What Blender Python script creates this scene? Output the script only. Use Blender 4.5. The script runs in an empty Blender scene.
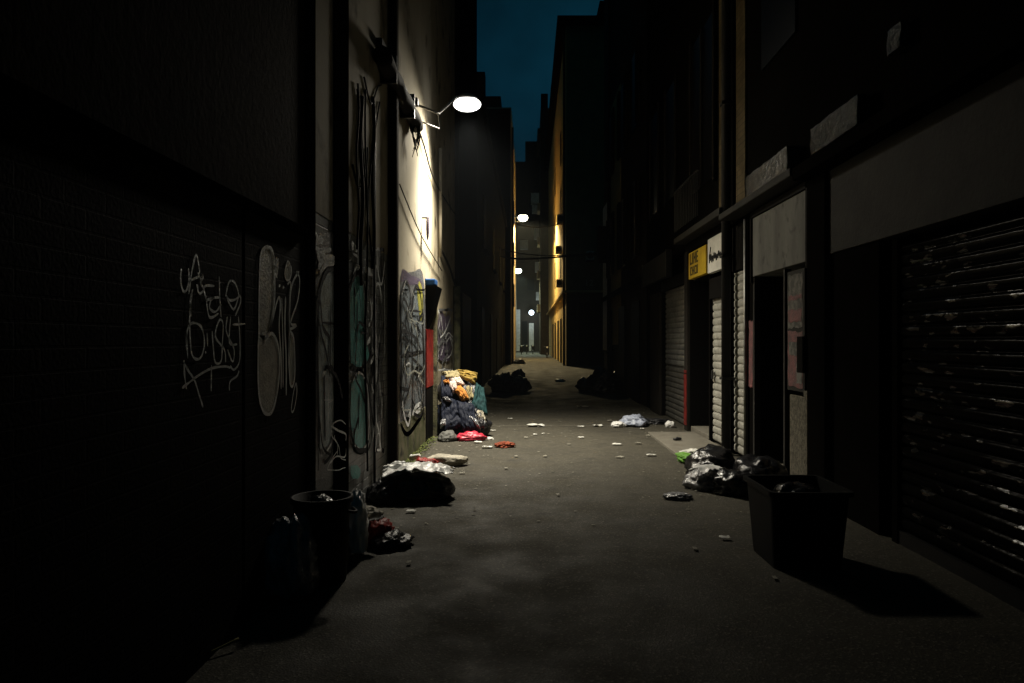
import bpy, bmesh, math, random
from mathutils import Vector, Matrix, noise
R = math.radians
scn = bpy.context.scene
COL = scn.collection

# ------------------------------------------------------------------ camera
F = 760.0; VX = 528.0; VY = 341.5; CH = 1.5
cam_d = bpy.data.cameras.new('camera'); cam = bpy.data.objects.new('camera', cam_d); COL.objects.link(cam)
cam.location = (0, 0, CH); cam.rotation_euler = (R(90), 0, 0)
cam_d.sensor_width = 36; cam_d.lens = 36 * F / 1024; cam_d.shift_x = -(VX - 512) / 1024
cam_d.clip_start = 0.05; cam_d.clip_end = 900
scn.camera = cam

# ------------------------------------------------------------------ world (night sky)
w = bpy.data.worlds.new('World'); scn.world = w; w.use_nodes = True
nt = w.node_tree; nt.nodes.clear()
o_ = nt.nodes.new('ShaderNodeOutputWorld'); bg = nt.nodes.new('ShaderNodeBackground')
sky = nt.nodes.new('ShaderNodeTexSky'); sky.sky_type = 'NISHITA'; sky.sun_disc = False
sky.sun_elevation = R(-4.5); sky.sun_rotation = R(-25); sky.ozone_density = 3.0
mx = nt.nodes.new('ShaderNodeMix'); mx.data_type = 'RGBA'; mx.blend_type = 'MULTIPLY'; mx.inputs[0].default_value = 1
mx.inputs[7].default_value = (0.45, 1.0, 0.85, 1)
add = nt.nodes.new('ShaderNodeMix'); add.data_type = 'RGBA'; add.blend_type = 'ADD'; add.inputs[0].default_value = 1
add.inputs[7].default_value = (0.006, 0.095, 0.150, 1)
nt.links.new(sky.outputs[0], mx.inputs[6]); nt.links.new(mx.outputs[2], add.inputs[6])
tc = nt.nodes.new('ShaderNodeTexCoord'); cn = nt.nodes.new('ShaderNodeTexNoise'); cn.inputs['Scale'].default_value = 4.5; cn.inputs['Detail'].default_value = 5
cr = nt.nodes.new('ShaderNodeMapRange'); cr.inputs[1].default_value = .35; cr.inputs[2].default_value = .65; cr.inputs[3].default_value = .55; cr.inputs[4].default_value = 1.7
cm = nt.nodes.new('ShaderNodeMix'); cm.data_type = 'RGBA'; cm.blend_type = 'MULTIPLY'; cm.inputs[0].default_value = 1
nt.links.new(tc.outputs['Generated'], cn.inputs['Vector']); nt.links.new(cn.outputs[0], cr.inputs[0])
nt.links.new(add.outputs[2], cm.inputs[6]); nt.links.new(cr.outputs[0], cm.inputs[7]); nt.links.new(cm.outputs[2], bg.inputs[0]); bg.inputs[1].default_value = 0.115
nt.links.new(bg.outputs[0], o_.inputs[0])
scn.view_settings.view_transform = 'Standard'; scn.view_settings.look = 'None'
scn.view_settings.exposure = 0.0; scn.view_settings.gamma = 1.0
scn.view_settings.use_curve_mapping = False
scn.cycles.volume_bounces = 0; scn.cycles.max_bounces = 5; scn.cycles.diffuse_bounces = 3
scn.cycles.use_denoising = True
HAZE = 0.0003  # density of the added veil lifting the blacks
LAMP_W = 2450.0; LAMP_WIDE = 520.0; LAMP2_W = 15000.0; LAMP3_W = 12000.0; LAMP4_W = 300.0

# ------------------------------------------------------------------ mapping helpers
def WL(px, py, off=0.0, X=-1.5):
    Y = (-X) * F / (VX - px); return Vector((X + off, Y, CH + (VY - py) * Y / F))
def WR(px, py, off=0.0, X=2.7):
    Y = X * F / (px - VX); return Vector((X - off, Y, CH + (VY - py) * Y / F))
def G(px, py, z=0.0):
    Y = (CH - z) * F / (py - VY); return Vector(((px - VX) * Y / F, Y, z))
def AT(px, py, Y): return Vector(((px - VX) * Y / F, Y, CH + (VY - py) * Y / F))
def YL(px): return 1.5 * F / (VX - px)
def YR(px): return 2.7 * F / (px - VX)

# ------------------------------------------------------------------ materials
def mat(name, c, rough=0.8, c2=None, scale=3.0, mixlo=0.42, mixhi=0.62, bump=0.0, bscale=40.0, metal=0.0, spec=0.12,
        c3=None, scale3=1.0, lo3=0.55, hi3=0.68, stretch=None, bdist=0.01, sheen=0, coat=0):
    m = bpy.data.materials.new(name); m.use_nodes = True
    n = m.node_tree; N = n.nodes; L = n.links
    b = N['Principled BSDF']; b.inputs['Roughness'].default_value = rough; b.inputs['Metallic'].default_value = metal
    b.inputs['Specular IOR Level'].default_value = spec
    if sheen: b.inputs['Sheen Weight'].default_value = sheen
    if coat: b.inputs['Coat Weight'].default_value = coat
    b.inputs['Base Color'].default_value = (*c, 1)
    geo = N.new('ShaderNodeNewGeometry'); src = geo.outputs['Position']
    if stretch:
        mp = N.new('ShaderNodeMapping'); mp.inputs['Scale'].default_value = stretch
        L.new(src, mp.inputs[0]); src2 = mp.outputs[0]
    else: src2 = src
    col = None
    if c2:
        t = N.new('ShaderNodeTexNoise'); t.inputs['Scale'].default_value = scale; t.inputs['Detail'].default_value = 8
        t.inputs['Roughness'].default_value = 0.65
        L.new(src2, t.inputs['Vector'])
        r = N.new('ShaderNodeMapRange'); r.inputs[1].default_value = mixlo; r.inputs[2].default_value = mixhi
        L.new(t.outputs[0], r.inputs[0])
        x = N.new('ShaderNodeMix'); x.data_type = 'RGBA'; x.inputs[6].default_value = (*c, 1); x.inputs[7].default_value = (*c2, 1)
        L.new(r.outputs[0], x.inputs[0]); col = x.outputs[2]
        if c3:
            t = N.new('ShaderNodeTexNoise'); t.inputs['Scale'].default_value = scale3; t.inputs['Detail'].default_value = 10
            L.new(src, t.inputs['Vector'])
            r = N.new('ShaderNodeMapRange'); r.inputs[1].default_value = lo3; r.inputs[2].default_value = hi3
            L.new(t.outputs[0], r.inputs[0])
            y = N.new('ShaderNodeMix'); y.data_type = 'RGBA'; L.new(col, y.inputs[6]); y.inputs[7].default_value = (*c3, 1)
            L.new(r.outputs[0], y.inputs[0]); col = y.outputs[2]
        L.new(col, b.inputs['Base Color'])
    if bump:
        t = N.new('ShaderNodeTexNoise'); t.inputs['Scale'].default_value = bscale; t.inputs['Detail'].default_value = 6
        t.inputs['Roughness'].default_value = 0.6
        L.new(src, t.inputs['Vector'])
        bp = N.new('ShaderNodeBump'); bp.inputs['Strength'].default_value = bump; bp.inputs['Distance'].default_value = bdist
        L.new(t.outputs[0], bp.inputs['Height']); L.new(bp.outputs[0], b.inputs['Normal'])
    return m

def brick_mat(name, c1, c2, mortar, rough=0.85, bump=0.5, dirt=None):
    m = mat(name, c1, rough); n = m.node_tree; N = n.nodes; L = n.links; b = N['Principled BSDF']
    geo = N.new('ShaderNodeNewGeometry'); sp = N.new('ShaderNodeSeparateXYZ'); L.new(geo.outputs['Position'], sp.inputs[0])
    ad = N.new('ShaderNodeMath'); ad.operation = 'ADD'; L.new(sp.outputs[0], ad.inputs[0]); L.new(sp.outputs[1], ad.inputs[1])
    cb = N.new('ShaderNodeCombineXYZ'); L.new(ad.outputs[0], cb.inputs[0]); L.new(sp.outputs[2], cb.inputs[1])
    br = N.new('ShaderNodeTexBrick'); L.new(cb.outputs[0], br.inputs['Vector'])
    br.inputs['Scale'].default_value = 1.0; br.inputs['Brick Width'].default_value = 0.24; br.inputs['Row Height'].default_value = 0.078
    br.inputs['Mortar Size'].default_value = 0.006; br.inputs['Mortar Smooth'].default_value = 0.4
    br.inputs['Color1'].default_value = (*c1, 1); br.inputs['Color2'].default_value = (*c2, 1); br.inputs['Mortar'].default_value = (*mortar, 1)
    t = N.new('ShaderNodeTexNoise'); t.inputs['Scale'].default_value = 2.5; t.inputs['Detail'].default_value = 9
    L.new(geo.outputs['Position'], t.inputs['Vector'])
    r = N.new('ShaderNodeMapRange'); r.inputs[1].default_value = .4; r.inputs[2].default_value = .65
    L.new(t.outputs[0], r.inputs[0])
    x = N.new('ShaderNodeMix'); x.data_type = 'RGBA'; L.new(br.outputs[0], x.inputs[6])
    x.inputs[7].default_value = (*(dirt or tuple(v * .5 for v in c1)), 1); L.new(r.outputs[0], x.inputs[0])
    L.new(x.outputs[2], b.inputs['Base Color'])
    bp = N.new('ShaderNodeBump'); bp.inputs['Strength'].default_value = bump; bp.inputs['Distance'].default_value = 0.012; bp.invert = True
    L.new(br.outputs['Fac'], bp.inputs['Height'])
    t2 = N.new('ShaderNodeTexNoise'); t2.inputs['Scale'].default_value = 60; t2.inputs['Detail'].default_value = 5
    L.new(geo.outputs['Position'], t2.inputs['Vector'])
    bp2 = N.new('ShaderNodeBump'); bp2.inputs['Strength'].default_value = .35; bp2.inputs['Distance'].default_value = 0.006
    L.new(t2.outputs[0], bp2.inputs['Height']); L.new(bp.outputs[0], bp2.inputs['Normal'])
    L.new(bp2.outputs[0], b.inputs['Normal'])
    return m

def emit(name, c, s):
    m = bpy.data.materials.new(name); m.use_nodes = True; n = m.node_tree; n.nodes.clear()
    o = n.nodes.new('ShaderNodeOutputMaterial'); e = n.nodes.new('ShaderNodeEmission')
    e.inputs[0].default_value = (*c, 1); e.inputs[1].default_value = s; n.links.new(e.outputs[0], o.inputs[0]); return m

M = {}
M['cream'] = mat('cream_plaster', (.46, .41, .31), .9, (.37, .33, .24), 1.6, .35, .7, .35, 22, c3=(.12, .10, .065), scale3=2.2, lo3=.56, hi3=.72, stretch=(1, 1, .25), bdist=.006)
M['cream_grey'] = mat('dull_cream_render', (.38, .33, .23), .92, (.27, .235, .165), 1.8, .35, .7, .4, 22, c3=(.05, .045, .03), scale3=2.5, lo3=.56, hi3=.72)
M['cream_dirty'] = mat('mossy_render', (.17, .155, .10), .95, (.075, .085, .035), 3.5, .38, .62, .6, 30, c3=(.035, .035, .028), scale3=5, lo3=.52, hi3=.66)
M['brown'] = mat('brown_render', (.035, .028, .020), .9, (.02, .016, .012), 2, .35, .7, .4, 25, spec=.02)
M['nearblack'] = mat('near_black_render', (.006, .0055, .005), .92, (.004, .0038, .0035), 2, .35, .7, .3, 25, spec=0)  # even near-black base for walls, ledges and roofs
M['blackpaint'] = brick_mat('black_painted_brick', (.009, .009, .009), (.011, .011, .0105), (.006, .006, .006), .8, .3)
M['blackpaint'].node_tree.nodes['Principled BSDF'].inputs['Specular IOR Level'].default_value = .05
M['greybrick'] = brick_mat('grey_painted_brick', (.30, .30, .29), (.25, .26, .25), (.12, .12, .11), .7, .9, (.12, .13, .13))
M['greybrick'].node_tree.nodes['Principled BSDF'].inputs['Specular IOR Level'].default_value = .7; M['greybrick'].node_tree.nodes['Principled BSDF'].inputs['Roughness'].default_value = .45
M['warmbrick'] = brick_mat('ochre_brick', (.13, .10, .055), (.10, .08, .045), (.06, .05, .035), .9, .8)
M['dark_stone'] = mat('dark_stone', (.025, .022, .019), .9, (.015, .014, .012), 2.5, .35, .7, .5, 25, spec=0)
M['granite'] = mat('pebbled_concrete', (.17, .155, .12), .9, (.07, .065, .05), 34, .4, .6, .6, 60)
M['fascia'] = mat('weathered_grey_fascia', (.17, .17, .155), .75, (.10, .10, .092), 4, .35, .68, .25, 30, c3=(.07, .07, .065), scale3=6, lo3=.56, hi3=.7, stretch=(1, 1, .3))
M['fascia_dark'] = mat('stained_dark_fascia', (.036, .035, .031), .8, (.022, .021, .019), 3, .35, .68, .3, 30, c3=(.03, .03, .028), scale3=5, lo3=.54, hi3=.7)
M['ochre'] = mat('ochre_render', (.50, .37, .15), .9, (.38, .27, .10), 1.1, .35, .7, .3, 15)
M['shaded_ochre'] = mat('shaded_ochre_render', (.20, .13, .06), .9, (.13, .085, .04), 1.5, .35, .7, .3, 15)  # darker copy of the ochre for the unlit front
M['farcream'] = mat('pale_far_render', (.40, .34, .23), .9, (.3, .25, .17), .8, .35, .7, .2, 15)
M['metal'] = mat('dark_iron', (.03, .03, .03), .5, metal=.6, bump=.2, bscale=60)
M['pipe'] = mat('black_pipe', (.02, .02, .02), .55, bump=.15, bscale=30)
M['galv'] = mat('galvanised_steel', (.35, .35, .34), .45, (.22, .22, .2), 8, metal=.7, bump=.1, bscale=50)
def glinty(m, lo, hi, sc, s0, s1):
    n = m.node_tree; N = n.nodes; L = n.links; t = N.new('ShaderNodeTexNoise'); t.inputs['Scale'].default_value = sc; t.inputs['Detail'].default_value = 3
    g = N.new('ShaderNodeNewGeometry'); mp = N.new('ShaderNodeMapping'); mp.inputs['Scale'].default_value = (.5, .45, 1.6)
    L.new(g.outputs['Position'], mp.inputs[0]); L.new(mp.outputs[0], t.inputs['Vector'])
    q = N.new('ShaderNodeMapRange'); q.inputs[1].default_value = lo; q.inputs[2].default_value = hi; q.inputs[3].default_value = s0; q.inputs[4].default_value = s1
    L.new(t.outputs[0], q.inputs[0]); L.new(q.outputs[0], N['Principled BSDF'].inputs['Specular IOR Level'])
    return m
M['white_shutter'] = mat('off_white_shutter_paint', (.29, .285, .25), .55, (.19, .185, .16), 6, .4, .68, .15, 40, c3=(.10, .095, .08), scale3=9, lo3=.6, hi3=.72)
M['grey_shutter'] = mat('bare_grey_shutter', (.26, .26, .24), .38, (.14, .14, .13), 5, .4, .65, .2, 40, metal=.5)
M['lower_shutter'] = mat('painted_out_shutter', (.07, .068, .06), .6, (.04, .04, .036), 5, .4, .65, .2, 40)
M['black_shutter'] = mat('glossy_dark_shutter', (.005, .005, .005), .16, (.003, .003, .003), 6, .4, .65, .3, 9, spec=.3, bdist=.012)
glinty(M['black_shutter'], .60, .80, 12, .004, .4)
M['darkdoor'] = mat('near_black_door', (.007, .0065, .006), .6, bump=.2, bscale=30, spec=.02)
M['redpanel'] = mat('weathered_red_board', (.30, .025, .02), .6, (.12, .012, .01), 8, .4, .65, .2, 40)
M['redpaint'] = mat('red_paint', (.17, .018, .015), .6, (.07, .010, .008), 9, .4, .65, .2, 40)
M['yellow_sign'] = mat('yellow_sign_face', (.48, .33, .03), .5, (.30, .19, .015), 5, .4, .7)
M['white_sign'] = mat('white_sign_face', (.62, .61, .55), .5, (.48, .47, .42), 4, .4, .7)
M['ink'] = mat('black_lettering', (.02, .02, .02), .6)
M['asphalt'] = None
M['bag'] = mat('black_bag_plastic', (.010, .010, .011), .24, bump=.7, bscale=9, bdist=.03, spec=.45)
M['bag2'] = mat('dull_black_bag_plastic', (.016, .016, .018), .34, bump=.7, bscale=12, bdist=.03, spec=.4)
M['whitebag'] = mat('white_plastic', (.80, .80, .78), .35, (.6, .6, .58), 9, .4, .7, .6, 14, bdist=.02, spec=.5)
M['clearbag'] = mat('cloudy_plastic', (.16, .16, .165), .2, (.30, .30, .31), 7, .45, .62, .8, 14, spec=.8, bdist=.03)
M['bluebag'] = mat('pale_blue_plastic', (.36, .40, .50), .4, (.25, .28, .36), 9, .4, .7, .6, 14, bdist=.02, spec=.5)
M['beigebag'] = mat('beige_sack', (.38, .35, .28), .6, (.25, .23, .18), 9, .4, .7, .5, 14, bdist=.02)
M['redbag'] = mat('pink_red_plastic', (.50, .03, .06), .4, (.28, .02, .035), 7, .4, .7, .5, 14, bdist=.02, spec=.5)
M['navy'] = mat('navy_cloth', (.007, .009, .018), .6, (.011, .014, .025), 6, .4, .7, .6, 12, bdist=.03)
M['orange'] = mat('orange_cloth', (.42, .18, .04), .85, (.24, .10, .025), 6, .4, .7, .5, 14, bdist=.02)
M['mustard'] = mat('mustard_cloth', (.25, .17, .04), .85, (.10, .07, .02), 6, .4, .7, .5, 14, bdist=.02)
M['khaki'] = mat('khaki_cloth', (.26, .22, .12), .85, (.16, .14, .08), 6, .4, .7, .5, 14, bdist=.02)
M['palepink'] = mat('pale_pink_cloth', (.50, .41, .37), .8, (.34, .27, .25), 6, .4, .7, .5, 14, bdist=.02)
M['teal'] = mat('teal_cloth', (.011, .040, .042), .8, (.008, .022, .024), 6, .4, .7, .5, 14, bdist=.02)
M['brownred'] = mat('rust_red_cloth', (.24, .06, .03), .8, (.12, .03, .015), 8, .4, .7, .5, 16, bdist=.02)
M['darkred'] = mat('dark_red_plastic', (.25, .025, .02), .5, (.14, .015, .012), 8, .4, .7, .5, 16, bdist=.02)
M['green'] = mat('green_plastic', (.13, .30, .04), .5, (.08, .2, .03), 8, .4, .7, .5, 16, bdist=.02)
M['paper'] = mat('litter_paper', (.60, .60, .56), .8, (.42, .42, .38), 14, .4, .7, .3, 30)
M['paperdull'] = mat('dirty_litter_paper', (.26, .25, .21), .85, (.16, .15, .12), 14, .4, .7, .3, 30)
M['greyjunk'] = mat('grey_wrapping', (.12, .12, .11), .6, (.06, .06, .055), 8, .4, .7, .6, 16, bdist=.02)
M['binplastic'] = mat('black_bin_plastic', (.006, .006, .006), .6, bump=.15, bscale=60)
M['concrete'] = mat('worn_concrete', (.16, .15, .125), .9, (.11, .10, .08), 5, .35, .68, .3, 60)
M['wrap'] = mat('crumpled_foil_wrap', (.075, .075, .072), .18, (.02, .02, .02), 12, .4, .65, 1.0, 16, metal=.9, bdist=.03)
M['wrapdark'] = mat('dark_crumpled_wrap', (.006, .006, .006), .15, bump=1.0, bscale=18, spec=.3, bdist=.04)
M['glass'] = mat('dark_window_glass', (.006, .006, .007), .4)
M['blue'] = mat('blue_plastic_lid', (.02, .07, .20), .5)
M['lamp_shell'] = mat('lamp_housing', (.16, .16, .16), .5, metal=.3)
M['twig'] = mat('dry_stalk', (.18, .16, .06), .8)
M['acwhite'] = mat('air_con_case', (.45, .43, .36), .6, (.3, .28, .22), 4, .4, .7)
M['cable'] = mat('black_cable', (.010, .009, .008), .85, spec=.2)
# spray paints
def paint(name, c, worn=.35, rough=.42):
    m = mat('spray_' + name, c, rough, tuple(v * worn for v in c), 12, .42, .66, 1.0, 55, bdist=.012, spec=.9); return m
M['p_white'] = paint('white', (.85, .87, .85), .8)
M['p_white2'] = paint('bright_white', (.85, .86, .85), .55)  # white spray strokes, and the painted lamp glints
M['p_ash'] = paint('ash_grey', (.42, .43, .37), .5)
M['p_blue'] = paint('slate_blue', (.15, .18, .20), .45)
M['p_teal'] = paint('teal', (.10, .46, .44), .5)
M['p_blue_pale'] = paint('pale_slate', (.52, .62, .64), .5)
M['p_teal2'] = paint('bright_teal', (.02, .35, .30), .7)
M['p_black'] = paint('black', (.012, .012, .013), .6, .8); M['p_black'].node_tree.nodes['Principled BSDF'].inputs['Specular IOR Level'].default_value = .1
M['p_grey'] = paint('mid_grey', (.15, .155, .16), .5)
M['p_yellow'] = paint('yellow_green', (.35, .33, .05), .6)
M['p_purple'] = paint('dusty_purple', (.10, .075, .12), .6)
M['p_faint'] = paint('faded_grey', (.018, .018, .018), .5)
M['p_pink'] = paint('faded_pink', (.40, .10, .12), .5)

# asphalt with aggregate, patches and thin cracks
def asphalt():
    m = mat('worn_asphalt', (.070, .064, .050), .88); n = m.node_tree; N = n.nodes; L = n.links; b = N['Principled BSDF']
    g = N.new('ShaderNodeNewGeometry'); P = g.outputs['Position']
    def nz(s, d=8, r=.6):
        t = N.new('ShaderNodeTexNoise'); t.inputs['Scale'].default_value = s; t.inputs['Detail'].default_value = d
        t.inputs['Roughness'].default_value = r; L.new(P, t.inputs['Vector']); return t.outputs[0]
    def rng(v, a, c_, lo=0, hi=1):
        r = N.new('ShaderNodeMapRange'); L.new(v, r.inputs[0]); r.inputs[1].default_value = a; r.inputs[2].default_value = c_
        r.inputs[3].default_value = lo; r.inputs[4].default_value = hi; return r.outputs[0]
    def mixc(f, a, c_, bt='MIX'):
        x = N.new('ShaderNodeMix'); x.data_type = 'RGBA'; x.blend_type = bt; L.new(f, x.inputs[0])
        if isinstance(a, tuple): x.inputs[6].default_value = (*a, 1)
        else: L.new(a, x.inputs[6])
        if isinstance(c_, tuple): x.inputs[7].default_value = (*c_, 1)
        else: L.new(c_, x.inputs[7])
        return x.outputs[2]
    base = mixc(rng(nz(.9, 10), .3, .7), (.058, .053, .040), (.044, .041, .032))
    base = mixc(rng(nz(3.3, 8), .52, .72), base, (.034, .032, .026))
    v = N.new('ShaderNodeTexVoronoi'); v.inputs['Scale'].default_value = 90; L.new(P, v.inputs['Vector'])
    bw = N.new('ShaderNodeRGBToBW'); L.new(v.outputs['Color'], bw.inputs[0])
    base = mixc(rng(bw.outputs[0], .72, .9, 0, .8), base, (.13, .12, .095))
    base = mixc(rng(bw.outputs[0], .3, .12, 0, .6), base, (.03, .028, .022))
    # cracks
    v2 = N.new('ShaderNodeTexVoronoi'); v2.feature = 'DISTANCE_TO_EDGE'; v2.inputs['Scale'].default_value = .55
    wv = N.new('ShaderNodeMix'); wv.data_type = 'VECTOR'; wv.inputs[0].default_value = .12
    t = N.new('ShaderNodeTexNoise'); t.inputs['Scale'].default_value = 2.5; t.inputs['Detail'].default_value = 6; L.new(P, t.inputs['Vector'])
    L.new(P, wv.inputs[4]); L.new(t.outputs[1], wv.inputs[5]); L.new(wv.outputs[1], v2.inputs['Vector'])
    crack = rng(v2.outputs[0], .006, .001, 0, .25)
    base = mixc(crack, base, (.018, .017, .014))
    L.new(base, b.inputs['Base Color'])
    L.new(rng(nz(1.7), .35, .65, .62, .92), b.inputs['Roughness'])
    bp = N.new('ShaderNodeBump'); bp.inputs['Strength'].default_value = .6; bp.inputs['Distance'].default_value = .004
    L.new(v.outputs['Distance'], bp.inputs['Height'])
    bp2 = N.new('ShaderNodeBump'); bp2.inputs['Strength'].default_value = .35; bp2.inputs['Distance'].default_value = .015
    L.new(nz(4, 8), bp2.inputs['Height']); L.new(bp.outputs[0], bp2.inputs['Normal']); L.new(bp2.outputs[0], b.inputs['Normal'])
    return m
M['asphalt'] = asphalt()

# ------------------------------------------------------------------ object helpers
def obj(name, bm, m, parent=None, smooth=False):
    me = bpy.data.meshes.new(name)
    if parent is not None:
        bmesh.ops.translate(bm, verts=bm.verts, vec=-parent.location)
    if smooth:
        for f in bm.faces: f.smooth = True
    bmesh.ops.recalc_face_normals(bm, faces=bm.faces)
    bm.to_mesh(me); bm.free()
    if isinstance(m, str): m = M[m]
    me.materials.append(m)
    o = bpy.data.objects.new(name, me); COL.objects.link(o)
    if parent is not None: o.parent = parent
    return o
def part(name, bm, m, parent, smooth=False, label=None):
    """parent: the thing's empty or a part; the geometry is in world coordinates."""
    root = parent; off = Vector(parent.location)
    p = parent.parent
    while p: off += p.location; p = p.parent
    me = bpy.data.meshes.new(name)
    bmesh.ops.translate(bm, verts=bm.verts, vec=-off)
    bmesh.ops.recalc_face_normals(bm, faces=bm.faces)
    if smooth:
        for f in bm.faces: f.smooth = True
    bm.to_mesh(me); bm.free(); me.materials.append(M[m] if isinstance(m, str) else m)
    o = bpy.data.objects.new(name, me); COL.objects.link(o); o.parent = parent
    if label: o['label'] = label
    return o
def thing(name, label, cat, loc=(0, 0, 0), group=None):
    o = bpy.data.objects.new(name, None); COL.objects.link(o); o.location = loc; o.empty_display_size = .2
    o['label'] = label; o['category'] = cat
    if group: o['group'] = group
    return o
def tag(o, label, cat, group=None):
    o['label'] = label; o['category'] = cat
    if group: o['group'] = group
    return o
def single(name, bm, m, label, cat, loc, group=None, smooth=True):
    """a thing that is one mesh, origin at its base"""
    me = bpy.data.meshes.new(name); bmesh.ops.translate(bm, verts=bm.verts, vec=-Vector(loc))
    bmesh.ops.recalc_face_normals(bm, faces=bm.faces)
    if smooth:
        for f in bm.faces: f.smooth = True
    bm.to_mesh(me); bm.free(); me.materials.append(M[m])
    o = bpy.data.objects.new(name, me); COL.objects.link(o); o.location = loc
    return tag(o, label, cat, group)

def box(bm, x0, x1, y0, y1, z0, z1, bev=0.0):
    vs = [bm.verts.new((x, y, z)) for x in (x0, x1) for y in (y0, y1) for z in (z0, z1)]
    fs = [(0, 1, 3, 2), (4, 6, 7, 5), (0, 4, 5, 1), (2, 3, 7, 6), (0, 2, 6, 4), (1, 5, 7, 3)]
    ff = [bm.faces.new([vs[i] for i in f]) for f in fs]
    if bev:
        es = {e for f in ff for e in f.edges}
        bmesh.ops.bevel(bm, geom=list(es), offset=bev, segments=2, profile=.6, affect='EDGES')
    return bm
def B(*a, **k):
    bm = bmesh.new(); return box(bm, *a, **k)
def boxes(lst, bev=0):
    bm = bmesh.new()
    for a in lst: box(bm, *a, bev=bev)
    return bm
def tube(bm, pts, r, seg=8, r2=None):
    pts = [Vector(p) for p in pts]; rings = []
    for i, p in enumerate(pts):
        d = (pts[min(i + 1, len(pts) - 1)] - pts[max(i - 1, 0)]).normalized()
        up = Vector((0, 0, 1)) if abs(d.z) < .9 else Vector((1, 0, 0))
        a = d.cross(up).normalized(); b = d.cross(a)
        rr = r if r2 is None else r + (r2 - r) * i / (len(pts) - 1)
        rings.append([bm.verts.new(p + (a * math.cos(t) + b * math.sin(t)) * rr) for t in [2 * math.pi * k / seg for k in range(seg)]])
    for i in range(len(rings) - 1):
        for k in range(seg):
            bm.faces.new([rings[i][k], rings[i][(k + 1) % seg], rings[i + 1][(k + 1) % seg], rings[i + 1][k]])
    bm.faces.new(rings[0][::-1]); bm.faces.new(rings[-1])
    return bm
def T(pts, r, seg=8, r2=None): return tube(bmesh.new(), pts, r, seg, r2)
def smoothpts(pts, n=4):
    out = []
    P = [pts[0]] + list(pts) + [pts[-1]]
    for i in range(1, len(P) - 2):
        a, b, c, d = [Vector(p) for p in P[i - 1:i + 3]]
        for k in range(n):
            t = k / n
            out.append(.5 * ((2 * b) + (c - a) * t + (2 * a - 5 * b + 4 * c - d) * t * t + (3 * b - a - 3 * c + d) * t ** 3))
    out.append(Vector(pts[-1])); return out

# ------------------------------------------------------------------ graffiti: strokes as thin paint films on a wall plane
def stroke(bm, uv, wdt, W, off, wob=0.25, sd=0):
    pts = smoothpts([Vector((u, v, 0)) for u, v in uv], 5)
    pw = [W(p.x, p.y, off) for p in pts]
    n = len(pw); L_ = []; 
    for i, p in enumerate(pw):
        d = (pw[min(i + 1, n - 1)] - pw[max(i - 1, 0)])
        if d.length < 1e-6: d = Vector((0, 0, 1))
        d.normalize(); s = Vector((0, -d.z, d.y))
        e = min(1, min(i, n - 1 - i) / 2 + .45)
        ww = wdt * .5 * e * (1 + wob * noise.noise(Vector((i * .35, sd, 0))) * 2)
        L_.append((bm.verts.new(p + s * ww), bm.verts.new(p - s * ww)))
    for i in range(n - 1):
        bm.faces.new([L_[i][0], L_[i][1], L_[i + 1][1], L_[i + 1][0]])
def film(bm, uv, W, off, rough=0.006):
    pts = smoothpts([Vector((u, v, 0)) for u, v in list(uv) + [uv[0]]], 5)[:-1]
    vs = []
    for i, p in enumerate(pts):
        q = W(p.x, p.y, off); q.y += rough * random.uniform(-1, 1); q.z += rough * random.uniform(-1, 1)
        vs.append(bm.verts.new(q))
    bm.faces.new(vs)
Z2 = lambda x, y: (160 + x * .322, 220 + y * .322)
Z3 = lambda x, y: (300 + x * .41, 220 + y * .41)
def zz(fn, lst): return [fn(*p) for p in lst]

random.seed(4)
# ================================================================== SETTING: ground
bm = bmesh.new(); box(bm, -300, 300, -100, 500, -.3, -.004)
g = obj('ground', bm, 'asphalt'); g['kind'] = 'structure'
bm = bmesh.new()
nx, ny = 60, 240
xs = [-1.6 + 4.6 * i / nx for i in range(nx + 1)]; ys = [-4 + 34.0 * j / ny for j in range(ny + 1)]
V = [[bm.verts.new((x, y, .004 + .012 * (.5 + noise.noise(Vector((x * .8, y * .5, 0)))) * 1 + .004 * noise.noise(Vector((x * 5, y * 5, 3))))) for x in xs] for y in ys]
for j in range(ny):
    for i in range(nx): bm.faces.new([V[j][i], V[j][i + 1], V[j + 1][i + 1], V[j + 1][i]])
o = obj('alley_road', bm, 'asphalt', smooth=True); o['kind'] = 'structure'
bm = B(-14, 14, 30.0, 118, -.1, .004); o = obj('far_road', bm, 'asphalt'); o['kind'] = 'structure'
# raised concrete pad in front of the white shutters
o = obj('concrete_pad', boxes([(1.93, 2.68, 9.9, 12.25, -.05, .045)], bev=.008), 'concrete'); o['kind'] = 'structure'
# shallow cross joints in the road
bm = bmesh.new()
for y, x0, x1 in ((13.35, -1.2, 2.0),):
    tube(bm, [(x0 + (x1 - x0) * k / 12, y + .03 * noise.noise(Vector((k, y, 0))), .016) for k in range(13)], .004, 5)
o = obj('road_seam', bm, 'concrete'); o['kind'] = 'structure'

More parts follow.
